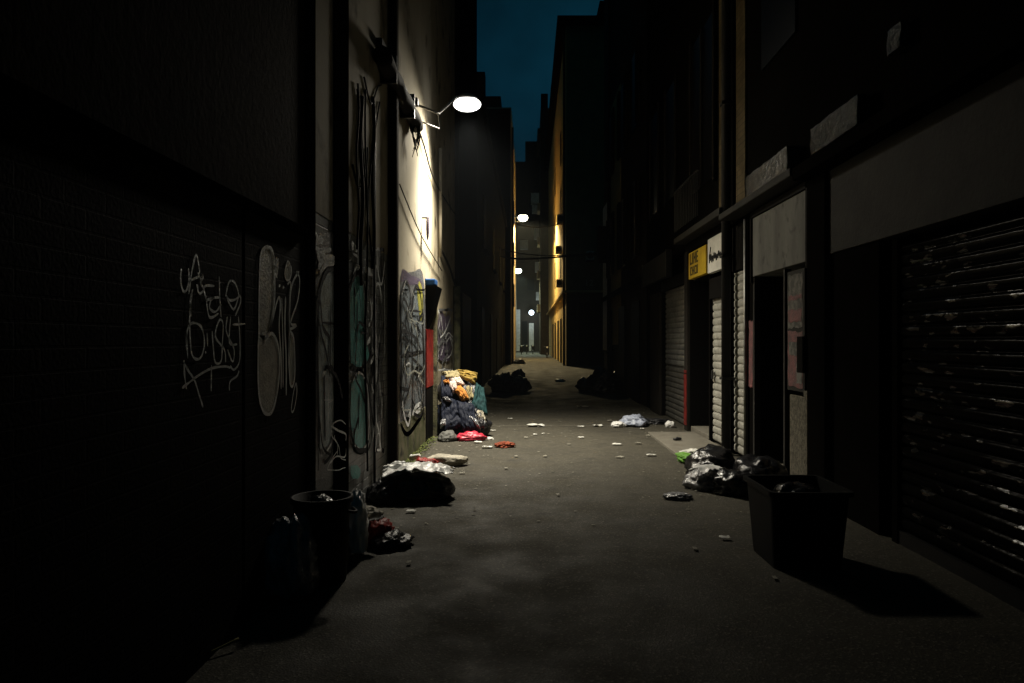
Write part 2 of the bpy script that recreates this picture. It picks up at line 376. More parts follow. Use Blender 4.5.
# ================================================================== LEFT SIDE
# ---- near building with black painted brick
def building(name, label, loc, cat='building', group=None): return thing(name, label, cat, loc, group)
bl = building('shop_building', 'dark building nearest on the left with black painted brick and spray tags', (-1.5, .5, 0))
part('wall', boxes([(-7, -1.5, -4, 5.12, 2.26, 14)]), 'brown', bl)
part('painted_brickwork', boxes([(-7, -1.498, -4, 3.98, -.1, 2.2), (-7, -1.497, 4.02, 5.1, -.1, 2.2)]), 'blackpaint', bl)
part('ledge', boxes([(-1.7, -1.46, -4, 5.1, 2.2, 2.25)], bev=.01), 'nearblack', bl)
bm = bmesh.new()
T1 = [
 ([(62,150),(60,190),(68,220),(80,215),(86,180),(84,150)]), ([(85,230),(95,160),(108,108),(118,150),(125,205)]), ([(85,190),(130,170)]),
 ([(113,165),(130,175),(122,195),(132,215),(118,228),(110,200)]), ([(165,205),(134,207),(140,250),(150,302),(178,290)]), ([(138,250),(166,240)]),
 ([(180,175),(182,240),(186,302)]), ([(182,240),(158,244),(150,272),(168,285),(187,262)]),
 ([(200,238),(208,200),(218,188),(232,200),(240,238),(215,250),(202,236),(225,278),(242,236),(247,255),(230,298)]),
 ([(96,225),(88,300),(92,400),(104,430),(124,425),(134,380),(124,332),(96,320),(80,345),(78,405)]), ([(142,350),(144,392)]), ([(137,408),(139,414)]),
 ([(158,345),(162,400),(168,442),(186,438),(190,380),(192,322),(180,312),(168,362),(196,402),(200,442)]),
 ([(206,300),(202,345),(226,400),(222,440),(206,402)]), ([(216,300),(212,380),(236,386)]), ([(240,300),(245,380),(243,440),(226,465),(214,452)]),
 ([(222,325),(262,322)]), ([(70,435),(72,480),(78,525)]), ([(64,522),(95,498),(120,480),(158,460),(200,455),(215,460)]), ([(242,468),(235,485),(214,502),(212,530)]),
 ([(68,440),(85,470),(104,500),(118,545),(130,582)]), ([(156,450),(155,532)]), ([(92,300),(90,250),(98,215)]), ([(78,345),(82,430)]),
]
for i, s in enumerate(T1): stroke(bm, zz(Z2, s), .012, WL, .006, sd=i)
part('graffiti_tag', bm, 'p_white', bl, label='thin white scrawled spray tag on black brick')
bm = bmesh.new()
film(bm, zz(Z2, [(345,95),(322,86),(308,115),(304,220),(303,350),(330,362),(345,300),(352,240),(352,150)]), WL, .005)
film(bm, zz(Z2, [(303,352),(300,430),(303,540),(315,590),(335,603),(350,580),(362,520),(368,440),(360,380),(338,352),(320,360)]), WL, .005)
film(bm, zz(Z2, [(393,125),(384,160),(388,185),(400,182),(404,150)]), WL, .005)
film(bm, zz(Z2, [(356,118),(352,150),(358,178),(366,150),(364,122)]), WL, .005)
film(bm, zz(Z2, [(396,340),(398,420),(400,505),(408,512),(414,470),(412,380),(404,350)]), WL, .005)
part('graffiti_fill', bm, 'p_ash', bl)
bm = bmesh.new()
for i, (s, wd) in enumerate([
 ([(350,110),(340,88),(322,86),(308,115),(304,220),(303,350),(300,430),(303,540),(315,590),(335,603),(350,580),(362,520),(368,440),(360,380),(342,352),(322,372),(338,330),(346,290),(352,240),(352,150),(349,105)], .022),
 ([(312,352),(335,340),(362,245),(370,262),(366,330),(372,430),(372,525)], .02), ([(386,238),(384,330),(388,430),(388,545)], .022), ([(374,242),(378,400),(378,520)], .016),
 ([(367,200),(368,208)], .03), ([(379,205),(380,213)], .03), ([(393,125),(384,160),(388,185),(400,182),(404,150),(393,125)], .014),
 ([(428,160),(410,190),(401,235),(398,330),(396,420),(400,505),(409,514),(415,470),(412,372),(400,345)], .02),
 ([(420,160),(430,185),(424,250),(402,318),(420,328),(398,340)], .018), ([(418,505),(410,540),(404,590),(412,590),(421,540),(420,505)], .012),
 ([(364,120),(352,150),(360,180)], .014), ([(392,200),(402,195),(398,260),(396,420)], .014)]):
    stroke(bm, zz(Z2, s), wd, WL, .008, sd=i + 40)
part('graffiti_outline', bm, 'p_white', bl, label='pale bubble letters outlined in white on black brick')
# ---- cream plaster building with the lamp
bc = building('plaster_building', 'tall cream plaster building on the left carrying the bright street lamp', (-1.5, 10, 0))
# wall body, with a recessed dark doorway next to the big pilaster
part('wall', boxes([(-7, -1.5, 5.12, 11.8, 2.42, 14), (-7, -1.5, 8.75, 11.05, .55, 2.42)]), 'cream', bc)
part('far_wall', boxes([(-7, -1.504, 11.8, 15.6, 2.42, 14), (-7, -1.504, 12.0, 15.6, -.1, 2.42)]), 'cream_grey', bc, label='duller wall stretch beyond the doorway')
part('painted_brickwork', boxes([(-7, -1.503, 5.12, 6.25, -.1, 2.42), (-7, -1.503, 6.25, 7.32, -.1, 2.42), (-7, -1.503, 7.32, 8.75, -.1, 2.42)]), 'greybrick', bc)
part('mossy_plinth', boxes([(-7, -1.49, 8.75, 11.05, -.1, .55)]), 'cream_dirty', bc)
part('pilaster', boxes([(-1.5, -1.48, 5.12, 5.3, -.1, 14)], bev=.003), 'nearblack', bc)
part('pilaster', boxes([(-1.5, -1.405, 8.14, 8.26, -.1, 14)], bev=.008), 'brown', bc, label='brown pilaster left of the lamp')
part('pilaster', boxes([(-1.5, -1.485, 5.85, 6.3, -.1, 14)], bev=.003), 'nearblack', bc)  # near-black strip barely proud of the wall, making a dark band
part('downpipe', T([(-1.486, 7.36, 0), (-1.486, 7.36, 3.7)], .013, 10), 'pipe', bc, True)
part('downpipe', T([(-1.455, 12.6, 2.9), (-1.455, 12.6, 4.7)], .03, 12), 'cream', bc, True, label='pale pipe high on the cream wall beyond the lamp')
part('downpipe', T([(-1.42, 15.2, 0), (-1.42, 15.2, 2.6)], .07, 12), 'cream_dirty', bc, True)
# doorway niche around Y 11.05-12.0
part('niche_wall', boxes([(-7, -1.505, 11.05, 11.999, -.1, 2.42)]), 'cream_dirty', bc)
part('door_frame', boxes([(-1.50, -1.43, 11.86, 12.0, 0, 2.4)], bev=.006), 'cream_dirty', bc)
part('red_door_panel', boxes([(-1.50, -1.475, 11.07, 11.85, .82, 1.68)], bev=.004), 'redpanel', bc, label='red painted panel in the narrow doorway')
part('door', boxes([(-1.50, -1.48, 11.07, 11.85, 0, .81)], bev=.004), 'darkdoor', bc)
# plaster edge bumps on top of the graffiti panels
def scrawl(x0, x1, y0, y1, n, wd, m, seed, off):
    rs = random.Random(seed); bm = bmesh.new()
    for k in range(n):
        cx, cy = rs.uniform(x0, x1), rs.uniform(y0, y1); a = rs.uniform(0, 6.28); pts = []
        for q in range(rs.randint(4, 8)):
            pts.append((min(max(cx, x0), x1), min(max(cy, y0), y1)))
            a += rs.uniform(-1.4, 1.4); cx += math.cos(a) * (x1 - x0) * .30; cy += math.sin(a) * (y1 - y0) * .16
        stroke(bm, pts, wd * rs.uniform(.6, 1.5), WL, off + .0004 * k, sd=seed + k)
    part('graffiti_scrawl', bm, m, bc)
bm = bmesh.new(); film(bm, [(400,276),(412,272),(424,284),(424,428),(412,428),(400,424)], WL, .003)
part('graffiti_ground', bm, 'p_grey', bc)
scrawl(400, 423, 290, 420, 22, .035, 'p_black', 3, .015)
scrawl(400, 423, 290, 410, 7, .02, 'p_ash', 4, .026)
scrawl(352, 371, 270, 450, 10, .03, 'p_black', 5, .015)
scrawl(373, 382, 250, 450, 14, .03, 'p_black', 6, .015)
scrawl(373, 382, 250, 450, 10, .02, 'p_white2', 7, .024)
scrawl(316, 342, 300, 470, 5, .03, 'p_black', 8, .015)
scrawl(315, 343, 400, 470, 6, .012, 'p_white2', 9, .022)
scrawl(437, 452, 310, 370, 12, .04, 'p_grey', 10, .012)
scrawl(437, 452, 300, 370, 7, .025, 'p_white', 11, .02)
bm = bmesh.new()
def blotch(uv, off=.003): film(bm, zz(Z3, uv), WL, off)
film(bm, [(313,232),(344,254),(345,420),(344,462),(312,490),(312,300)], WL, .003)
part('graffiti_ground', bm, 'p_grey', bc)
bm = bmesh.new()
film(bm, zz(Z3, [(46,560),(42,300),(46,190),(56,145),(75,122),(93,145),(100,200),(101,350),(97,500),(70,545)]), WL, .006)
part('graffiti_fill', bm, 'p_blue_pale', bc)
bm = bmesh.new()
film(bm, zz(Z3, [(247,440),(246,300),(246,190),(256,158),(266,185),(270,300),(270,440),(258,470)]), WL, .006)
film(bm, zz(Z3, [(273,300),(276,190),(282,170),(291,195),(297,300),(297,430),(280,445)]), WL, .006)
part('graffiti_fill', bm, 'p_blue', bc)
bm = bmesh.new()
film(bm, zz(Z3, [(123,350),(120,190),(128,152),(140,136),(151,160),(155,225),(152,350)]), WL, .006)
film(bm, zz(Z3, [(124,400),(122,480),(130,540),(150,556),(163,520),(160,410),(142,375)]), WL, .006)
part('graffiti_fill', bm, 'p_teal', bc)
bm = bmesh.new(); film(bm, zz(Z3, [(122,600),(135,598),(146,612),(140,630),(124,628)]), WL, .006)
film(bm, zz(Z3, [(160,300),(166,330),(162,345),(156,320)]), WL, .009)
part('graffiti_patch', bm, 'p_teal2', bc)
bm = bmesh.new()
film(bm, zz(Z3, [(284,170),(289,150),(296,165),(299,210),(293,245),(287,205)]), WL, .009)
part('graffiti_patch', bm, 'p_yellow', bc)
bm = bmesh.new()
for i, (s, wd) in enumerate([
 ([(44,560),(40,300),(44,190),(55,140),(75,115),(95,142),(102,200),(103,350),(99,560)], .045),
 ([(58,540),(56,380),(68,360),(80,380),(82,520)], .035), ([(50,250),(98,255)], .02), ([(72,200),(70,350)], .03),
 ([(120,352),(118,190),(127,146),(140,128),(154,158),(158,225),(155,352),(122,362)], .04),
 ([(122,400),(119,480),(128,546),(150,566),(167,522),(164,405),(142,366),(124,392)], .04), ([(138,200),(136,300)], .03), ([(142,420),(140,510)], .035),
 ([(168,240),(164,300),(176,360),(168,420),(176,500)], .05), ([(186,180),(180,260),(190,330),(184,420)], .04), ([(160,350),(172,330),(182,350)], .035),
 ([(244,460),(243,300),(244,190),(256,150),(268,185),(272,300),(272,460),(258,485),(246,460)], .05),
 ([(270,300),(274,190),(283,160),(294,195),(300,300),(299,440),(284,462),(272,440)], .05), ([(256,230),(258,400)], .05), ([(285,230),(286,400)], .05),
 ([(246,330),(298,320)], .045), ([(244,500),(262,522),(300,470)], .07), ([(250,280),(262,300),(256,320)], .04), ([(276,250),(290,270),(280,300)], .04)]):
    stroke(bm, zz(Z3, s), wd, WL, .010, sd=i + 80)
part('graffiti_outline', bm, 'p_black', bc, label='black outlines of large spray painted letters')
bm = bmesh.new()
for i, (s, wd) in enumerate([
 ([(25,30),(32,55),(50,50)], .03), ([(30,62),(45,75),(72,72)], .035), ([(40,118),(52,98),(70,92),(92,104),(98,124)], .05), ([(44,130),(60,108),(80,106)], .04), ([(38,84),(45,100)], .05),
 ([(48,420),(52,560),(75,540),(98,480)], .022), ([(50,380),(58,370)], .03), ([(66,400),(64,520)], .02), ([(108,300),(104,340)], .04), ([(106,420),(103,520),(106,600)], .02),
 ([(122,68),(134,72)], .035), ([(126,82),(138,90)], .03), ([(126,130),(138,112),(150,128)], .025), ([(126,392),(140,372),(160,402),(165,520),(150,560),(128,548)], .02),
 ([(155,128),(175,135)], .03), ([(166,180),(172,230),(164,260)], .03), ([(160,302),(168,290)], .05), ([(172,310),(178,330),(168,350)], .04), ([(170,400),(182,450),(174,540)], .03), ([(190,150),(196,220),(190,300)], .022),
 ([(188,380),(194,460),(190,560)], .022), ([(247,440),(252,478),(262,500),(268,462),(262,480)], .05), ([(272,476),(280,456),(294,448),(290,462),(276,474)], .06), ([(246,182),(256,146)], .02), ([(259,190),(262,280)], .018), ([(250,360),(266,350),(262,400)], .02), ([(280,350),(292,360),(284,390)], .02),
 ([(332,290),(336,330),(330,350)], .05), ([(342,230),(348,300),(342,330)], .04), ([(352,240),(358,330)], .03)]):
    stroke(bm, zz(Z3, s), wd, WL, .013, sd=i + 120)
for i, s in enumerate([[(311,229),(314,236),(317,242)], [(312,234),(314,241)], [(317,238),(321,241)], [(316,250),(317,258)], [(319,249),(320,257)], [(323,251),(321,258)], [(350,244),(353,247)], [(352,247),(356,250)], [(363,268),(370,272)]]):
    stroke(bm, s, .06, WL, .014, sd=i + 300)  # white dabs paint in lamp glints on the glossy graffiti
part('graffiti_white_and_glints', bm, 'p_white2', bc)
bm = bmesh.new()
film(bm, zz(Z3, [(334,260),(342,215),(352,235),(366,240),(368,330),(350,345),(336,330)]), WL, .006)
film(bm, zz(Z3, [(244,150),(250,120),(270,135),(285,140),(296,150),(298,172),(284,160),(268,158),(250,150)]), WL, .004)
part('graffiti_fill', bm, 'p_purple', bc)
# ledge of bundled cable over the wall, tattered end
bl2 = thing('rolled_awning', 'dark rolled awning fixed high on the cream wall left of the street lamp', 'awning', (-1.4, 8.9, 4.2))
bm = bmesh.new()
pts = [(-1.41, 7.3 + 2.35 * k / 14, 4.25 + .02 * math.sin(k * 1.7)) for k in range(15)]
tube(bm, pts, .085, 14)
for v in bm.verts: v.co += Vector((0, 0, 1)) * .03 * noise.noise(v.co * 6)
part('roll', bm, 'cable', bl2, True)
part('bracket', boxes([(-1.5, -1.33, 7.7, 7.74, 4.12, 4.4), (-1.5, -1.33, 8.9, 8.94, 4.12, 4.4)]), 'metal', bl2)
bm = bmesh.new()
for k in range(9):
    y = 9.35 + .03 * k; tube(bm, smoothpts([(-1.41 + random.uniform(-.05, .05), y, 4.22), (-1.40 + random.uniform(-.05, .05), y + .03, 4.1), (-1.41 + random.uniform(-.05, .05), y + random.uniform(-.05, .08), 4.0 - random.uniform(0, .2))]), .018, 5, .004)
part('frayed_fabric', bm, 'cable', bl2, True)
part('mounting_rail', boxes([(-1.5, -1.44, 7.5, 9.9, 4.42, 4.5)]), 'metal', bl2)
# cables hanging on the wall under it
cab = thing('hanging_cable', 'tangle of black cables hanging down the cream wall above the teal graffiti', 'cable', (-1.48, 6.9, 2.6))
for k, (y, zt, zb) in enumerate([(6.62, 3.75, 2.3), (6.78, 3.7, 2.0), (6.98, 3.8, .3), (7.3, 3.85, 2.2)]):
    pts = [(-1.487 + .006 * random.random(), y + .05 * math.sin(j * 1.3 + k * 2), zt - (zt - zb) * j / 8) for j in range(9)]
    part('cable', T(smoothpts(pts, 3), .010 + .006 * (k % 2), 6), 'cable', cab, True)
for a in ([(6.9, 3.9), (7.2, 3.75), (7.5, 4.0), (7.7, 4.1)], [(6.62, 3.7), (6.9, 3.1), (7.05, 2.7), (7.3, 2.2)], [(7.62, 3.9), (7.3, 3.4), (7.1, 2.9), (7.05, 2.4)], [(6.45, 3.0), (6.7, 2.85), (7.0, 3.1), (7.05, 3.3)]):
    part('cable', T(smoothpts([(-1.488, y, z) for y, z in a], 4), .009, 6), 'cable', cab, True)
wire = thing('wall_cable', 'thin black wire strung along the cream wall beyond the lamp bracket', 'cable', (-1.47, 11, 3.9))
part('wire', T(smoothpts([(-1.47, 8.7, 4.42), (-1.46, 10.4, 4.3), (-1.46, 11.5, 4.05), (-1.46, 13, 4.0), (-1.46, 15.4, 4.05)], 4), .012, 6), 'cable', wire, True)
part('wire', T(smoothpts([(-1.47, 8.7, 3.3), (-1.46, 10.4, 2.95), (-1.46, 12.9, 2.7)], 4), .008, 6), 'cable', wire, True)
part('wire', T(smoothpts([(-1.47, 12.9, 3.05), (-1.46, 14, 2.9), (-1.46, 15.4, 2.6)], 4), .02, 6), 'cable', wire, True)
# small projecting oval plate
pl = thing('wall_plate', 'small dark oval plate projecting from the cream wall below the street lamp', 'sign', (-1.45, 10.75, 2.9))
bm = bmesh.new(); bmesh.ops.create_uvsphere(bm, u_segments=16, v_segments=10, radius=1)
bmesh.ops.scale(bm, vec=(.022, .06, .19), verts=bm.verts); bmesh.ops.translate(bm, vec=(-1.42, 10.75, 3.12), verts=bm.verts)
part('plate', bm, 'p_purple', pl, True); part('bracket', T([(-1.5, 10.75, 3.25), (-1.4, 10.75, 3.25)], .012), 'metal', pl)
# black cabinet with blue lid
cb = thing('wall_cabinet', 'black tapering wall box with blue lid above the red doorway panel', 'cabinet', (-1.45, 11.4, 1.6))
bm = bmesh.new(); 
vs = []
for z, x1, y0, y1 in ((1.66, -1.52, 11.3, 11.6), (1.95, -1.42, 11.2, 11.75), (2.32, -1.34, 11.12, 11.86)):
    vs.append([bm.verts.new(p) for p in ((-1.6, y0, z), (x1, y0, z), (x1, y1, z), (-1.6, y1, z))])
for a, b in ((0, 1), (1, 2)):
    for k in range(4): bm.faces.new([vs[a][k], vs[a][(k + 1) % 4], vs[b][(k + 1) % 4], vs[b][k]])
bm.faces.new(vs[0][::-1]); bm.faces.new(vs[2])
part('case', bm, 'darkdoor', cb)
part('lid', boxes([(-1.6, -1.36, 11.12, 11.45, 2.325, 2.42)], bev=.02), 'blue', cb)

# ---- narrow dark building next, low building, tall far left building
bs = building('narrow_dark_building', 'narrow dark building just beyond the cream lamp building', (-1.5, 19, 0))
part('wall', boxes([(-7, -1.48, 15.6, 22, -.1, 14)]), 'nearblack', bs)
part('pilaster', boxes([(-1.48, -1.42, 15.6, 15.9, -.1, 14)]), 'nearblack', bs)
part('shutter', boxes([(-1.5, -1.46, 17, 19.5, 0, 2.6)]), 'darkdoor', bs)
ba = building('low_building', 'low dark building on the left before the far lamps', (-1.5, 36, 0))
part('wall', boxes([(-9, -1.5, 22, 50, -.1, 9.0)]), 'brown', ba)
part('cornice', boxes([(-9, -1.36, 22, 50, 9.0, 9.2)]), 'brown', ba)
for y in (26, 33, 40, 46):
    fr = part('window', boxes([(-1.52, -1.46, y - .6, y + .6, 4.6, 6.4)]), 'darkdoor', ba)
    part('sill', boxes([(-1.5, -1.38, y - .7, y + .7, 4.5, 4.59)]), 'dark_stone', fr)
for y in (25, 31, 37, 43): part('door', boxes([(-1.52, -1.47, y - .8, y + .8, 0, 2.6)]), 'darkdoor', ba)
bt = building('tall_corner_building', 'tall far left building with sunken street face lit by the second lamp', (-1.1, 56, 0))
bt['label'] = 'tall far left building whose street face is lit by the second lamp'
part('wall', boxes([(-9, -1.1, 50, 68, -.1, 16.9)]), 'farcream', bt)
part('roof', boxes([(-9, -1.8, 50.2, 68, 16.9, 17.7)]), 'nearblack', bt)
part('chimney', boxes([(-3.6, -2.9, 51, 52, 17.7, 19.6)]), 'nearblack', bt)
part('shaded_gable', boxes([(-9, -1.16, 49.94, 50, -.1, 16.8)]), 'nearblack', bt)  # near-black sheet paints the unlit end wall
part('downpipe', T([(-1.04, 51.5, 0), (-1.04, 51.5, 16)], .07), 'pipe', bt)
for z in (4.2, 7.4, 10.6):
    for y in (54, 59): part('window', boxes([(-1.12, -1.05, y - .6, y + .6, z, z + 1.7)]), 'darkdoor', bt)
bf = building('far_lamp_building', 'distant pale building on the left carrying the third lamp', (-1.7, 95, 0))
part('wall', boxes([(-9, -1.7, 80, 111, -.1, 20)]), 'farcream', bf)
for z in (4.2, 7.4, 10.6): part('window', boxes([(-1.72, -1.62, 97, 98.4, z, z + 1.8)]), 'darkdoor', bf)

# ================================================================== END OF THE ALLEY
be = building('end_building', 'distant apartment block closing the far end of the alley', (0, 112, 0))
part('wall', boxes([(-12, -.4, 112, 122, -.1, 28), (-.4, 12, 112, 122, -.1, 31)]), 'brown', be)
part('lit_shopfront', boxes([(-1.75, -1.15, 111.9, 112, .1, 6.2)]), 'acwhite', be)
part('pale_doorway', boxes([(.15, .85, 111.9, 112, .1, 4.2)]), 'acwhite', be)
part('door', boxes([(-.9, -.1, 111.85, 112, 0, 4.5)]), 'darkdoor', be)
for (x0, x1, y0, y1) in ((531, 545, 193, 204), (532, 546, 205, 213), (534, 544, 228, 239), (535, 543, 262, 272), (536, 544, 292, 300), (520, 528, 240, 249)):
    a = AT(x0, y1, 111); c_ = AT(x1, y0, 111)
    bx_ = part('balcony', boxes([(a.x, c_.x, 111.0, 112, a.z, a.z + .12)]), 'acwhite', be)
    part('balcony_panel', boxes([(a.x, c_.x, 110.9, 110.98, a.z + .12, c_.z)]), 'acwhite', bx_)
for x, z in ((.4, 9), (2.2, 13), (-1, 13), (.6, 20), (2, 7)):
    part('window', boxes([(x - .5, x + .5, 111.93, 112, z, z + 1.7)]), 'glass', be)
bq = building('stepped_roof_building', 'dark building beyond the ochre house with chimney against the sky', (1.4, 88, 0))
part('wall', boxes([(1.45, 12, 87, 100, -.1, 28.2), (1.1, 1.45, 88, 100, 25.6, 26.2)]), 'brown', bq)
part('chimney', boxes([(1.5, 2.3, 88, 89, 28.2, 30.2)]), 'nearblack', bq)
for z in (5, 9, 13, 17): part('balcony', boxes([(1.1, 1.45, 90, 93, z, z + .9)]), 'farcream', bq)

# ================================================================== OCHRE HOUSE (right, past the side street)
bd = building('ochre_building', 'ochre corner house past the side street, its alley face lit yellow', (2.32, 46.5, 0))
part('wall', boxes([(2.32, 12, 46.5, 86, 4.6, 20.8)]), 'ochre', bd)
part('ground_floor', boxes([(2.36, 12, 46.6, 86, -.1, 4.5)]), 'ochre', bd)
part('shaded_front_base', boxes([(2.36, 3.1, 46.55, 46.6, -.1, 4.5), (4.55, 12, 46.55, 46.6, -.1, 4.5), (3.1, 4.55, 46.55, 46.6, 3.9, 4.5)]), 'dark_stone', bd)  # dark sheet paints the unlit ground floor front
part('cornice', boxes([(2.1, 12, 46.3, 86, 4.5, 4.62)]), 'ochre', bd)
part('shaded_front', boxes([(2.34, 12, 46.44, 46.5, 4.62, 20.8)]), 'shaded_ochre', bd)  # front's lack of light put into a darker ochre sheet
part('roof', boxes([(1.78, 12.4, 45.9, 86, 20.81, 21.2), (4.4, 12, 46.6, 70, 21.21, 22.4)]), 'nearblack', bd)
part('chimney', boxes([(2.4, 3.4, 62, 63.2, 21.21, 24.6), (2.6, 2.9, 62.3, 62.9, 24.6, 25.3)]), 'nearblack', bd)
part('chimney', boxes([(2.3, 3.4, 76, 77.4, 21.21, 27.2)]), 'nearblack', bd)
part('aerial', boxes([(3.4, 3.46, 56, 56.06, 21.21, 24.5), (3.0, 3.9, 56, 56.05, 24.0, 24.05), (3.15, 3.75, 56, 56.05, 24.3, 24.35)]), 'metal', bd)
part('shop_opening', boxes([(3.1, 4.55, 46.5, 46.59, 0, 3.9)]), 'darkdoor', bd)
part('door_frame', boxes([(2.9, 3.1, 46.4, 46.6, 0, 4.1), (4.55, 4.75, 46.4, 46.6, 0, 4.1)]), 'dark_stone', bd)
for y in (48.5, 53, 58, 64, 70):
    part('doorway', boxes([(2.30, 2.355, y, y + 1.7, 0, 3.1)]), 'darkdoor', bd)
    for z in ((6, 10, 14) if y in (53, 64) else ()):
        f = part('window', boxes([(2.29, 2.315, y, y + 1.3, z, z + 2.2)]), 'darkdoor', bd)
part('downpipe', T([(2.24, 47.2, 0), (2.24, 47.2, 20.8)], .07), 'pipe', bd)
def aircon(x, y, z, lab, s=1.0, ax='x'):
    t = thing('air_conditioner', lab, 'air conditioner', (x, y, z), 'air conditioners on the far walls')
    part('case', boxes([(x - .25 * s, x + .25 * s, y - .4 * s, y + .4 * s, z, z + .6 * s)], bev=.03), 'acwhite', t)
    bm = bmesh.new(); bmesh.ops.create_cone(bm, cap_ends=True, segments=20, radius1=.22 * s, radius2=.2 * s, depth=.04)
    bmesh.ops.rotate(bm, verts=bm.verts, cent=(0, 0, 0), matrix=Matrix.Rotation(R(90), 3, 'X'))
    bmesh.ops.translate(bm, verts=bm.verts, vec=(x, y - .42 * s, z + .3 * s)); part('fan_grille', bm, 'metal', t)
    part('bracket', boxes([(x - .25 * s, x + .25 * s, y - .3 * s, y - .25 * s, z - .05, z - .004), (x - .25 * s, x + .25 * s, y + .25 * s, y + .3 * s, z - .05, z - .004)]), 'metal', t)
aircon(2.1, 49.5, 9.2, 'pale air conditioner highest on the lit ochre wall', .9)
aircon(2.1, 52.5, 7.6, 'pale air conditioner in the middle of the lit ochre wall', .8)
aircon(2.1, 51.2, 5.2, 'lowest air conditioner on the lit ochre wall above the cornice', .8)
aircon(3.75, 46.0, 6.4, 'small air conditioner on the dark front of the ochre house', .9)
# house number mark over the opening
fc = bpy.data.curves.new('house_number', 'FONT'); fc.body = '12'; fc.size = .9; fc.extrude = .01
fo = bpy.data.objects.new('tmp', fc); COL.objects.link(fo)
dg = bpy.context.evaluated_depsgraph_get()
def text_bm(s, size, extrude=.004, squeeze=1.0, shear=0):
    c = bpy.data.curves.new('t', 'FONT'); c.body = s; c.size = size; c.extrude = extrude; c.shear = shear; c.resolution_u = 3
    o = bpy.data.objects.new('t', c); COL.objects.link(o)
    dgr = bpy.context.evaluated_depsgraph_get(); me = bpy.data.meshes.new_from_object(o.evaluated_get(dgr))
    bm = bmesh.new(); bm.from_mesh(me); bpy.data.objects.remove(o); bpy.data.meshes.remove(me); bpy.data.curves.remove(c)
    for v in bm.verts: v.co.x *= squeeze
    return bm
bpy.data.objects.remove(fo)
def text_y(s, size, loc, ext=.004, squeeze=1.0, shear=0):     # text on a face that looks toward -Y
    bm = text_bm(s, size, ext, squeeze, shear); bmesh.ops.rotate(bm, verts=bm.verts, cent=(0, 0, 0), matrix=Matrix.Rotation(R(90), 3, 'X'))
    bmesh.ops.translate(bm, verts=bm.verts, vec=loc); return bm
def text_nx(s, size, loc, ext=.004, squeeze=1.0, shear=0):    # text on a right hand wall (face looks toward -X), reads towards the camera
    bm = text_bm(s, size, ext, squeeze, shear)
    for v in bm.verts:
        u, t, d = v.co.x, v.co.y, v.co.z; v.co = Vector((loc[0] - d, loc[1] - u, loc[2] + t))
    return bm
part('house_number', text_y('12', .55, (3.45, 46.43, 4.9)), 'farcream', bd)

# side street backdrop
bsd = building('side_street_building', 'dark building across the side street on the right', (14, 36, 0))
part('wall', boxes([(13, 16, 27, 47, -.1, 16)]), 'brown', bsd)
for y in (31, 36, 41): part('window', boxes([(12.94, 13, y, y + 1.2, 4, 6)]), 'glass', bsd)

# wires across the alley
ov = thing('overhead_cable', 'thick black cable slung across the alley in front of the ochre house', 'cable', (.6, 40, 6.2))
part('cable', T(smoothpts([(-1.5, 40, 6.0), (-.5, 40, 5.85), (1, 40, 5.9), (3, 40, 6.05), (6, 40, 6.2)], 5), .05, 6), 'cable', ov, True)
ov = thing('overhead_cable', 'thin black cable crossing the alley just under the thick one', 'cable', (.6, 41, 5.6))
part('cable', T(smoothpts([(-1.5, 41, 6.5), (0, 41, 6.2), (2, 41, 6.15), (6, 41, 6.5)], 5), .03, 6), 'cable', ov, True)
ov = thing('overhead_cable', 'far black cable crossing the alley below the second lamp', 'cable', (.6, 62, 9.1))
part('cable', T(smoothpts([(-1.1, 58, 10.5), (.5, 58, 10.2), (2.3, 58, 10.4)], 5), .035, 6), 'cable', ov, True)

# ================================================================== RIGHT SIDE
XW = 2.7
def shutter_bm(X, y0, y1, z0, z1, pitch=.09, depth=.022, toward=-1, nseg=1):
    """rolled steel slats: a rounded profile extruded along Y"""
    prof = []; z = z0
    while z < z1 - 1e-6:
        for t, d in ((0, 0), (.06, 0), (.14, .75), (.35, 1), (.65, 1), (.88, .8), (.96, 0)):
            prof.append((X + toward * depth * d, min(z + pitch * t, z1)))
        z += pitch
    prof.append((X, z1)); bm = bmesh.new(); prev = None
    ys = [y0 + (y1 - y0) * j / nseg for j in range(nseg + 1)]
    cols = [[bm.verts.new((x + (.004 * noise.noise(Vector((y * 2.3, zz_ * 1.5, 7))) if nseg > 1 else 0), y, zz_)) for x, zz_ in prof] for y in ys]
    for j in range(nseg):
        for i in range(len(prof) - 1):
            bm.faces.new([cols[j][i], cols[j][i + 1], cols[j + 1][i + 1], cols[j + 1][i]])
    return bm
# ---- R1: nearest right shop with big dark shutter
r1 = building('shutter_shop', 'nearest right hand shop with a wide dark rolled down shutter', (XW, 4, 0))
part('wall', boxes([(XW, 8, -4, 7.2, 3.02, 15), (XW, 8, 5.85, 6.75, -.1, 2.28), (XW + .3, 8, -4, 5.85, -.1, 2.28), (XW, XW + .3, -4, 1.6, -.1, 2.28)]), 'nearblack', r1)
part('fascia', boxes([(XW - .02, 8, -4, 6.77, 2.28, 3.02)], bev=.005), 'fascia_dark', r1)
part('pilaster', boxes([(XW - .06, 8, 6.77, 7.2, -.1, 3.02)], bev=.01), 'nearblack', r1)
part('shutter', shutter_bm(XW + .06, 1.65, 5.6, .12, 2.2, .088, .02, -1, 40), 'black_shutter', r1, True)
part('bottom_bar', boxes([(XW + .03, XW + .09, 1.65, 5.6, 0, .11)]), 'metal', r1)
part('guide_rail', boxes([(XW + .02, XW + .1, 5.6, 5.68, 0, 2.26)]), 'nearblack', r1)
part('cornice', boxes([(XW - .2, 8, -4, 7.2, 3.02, 3.14)], bev=.015), 'nearblack', r1)
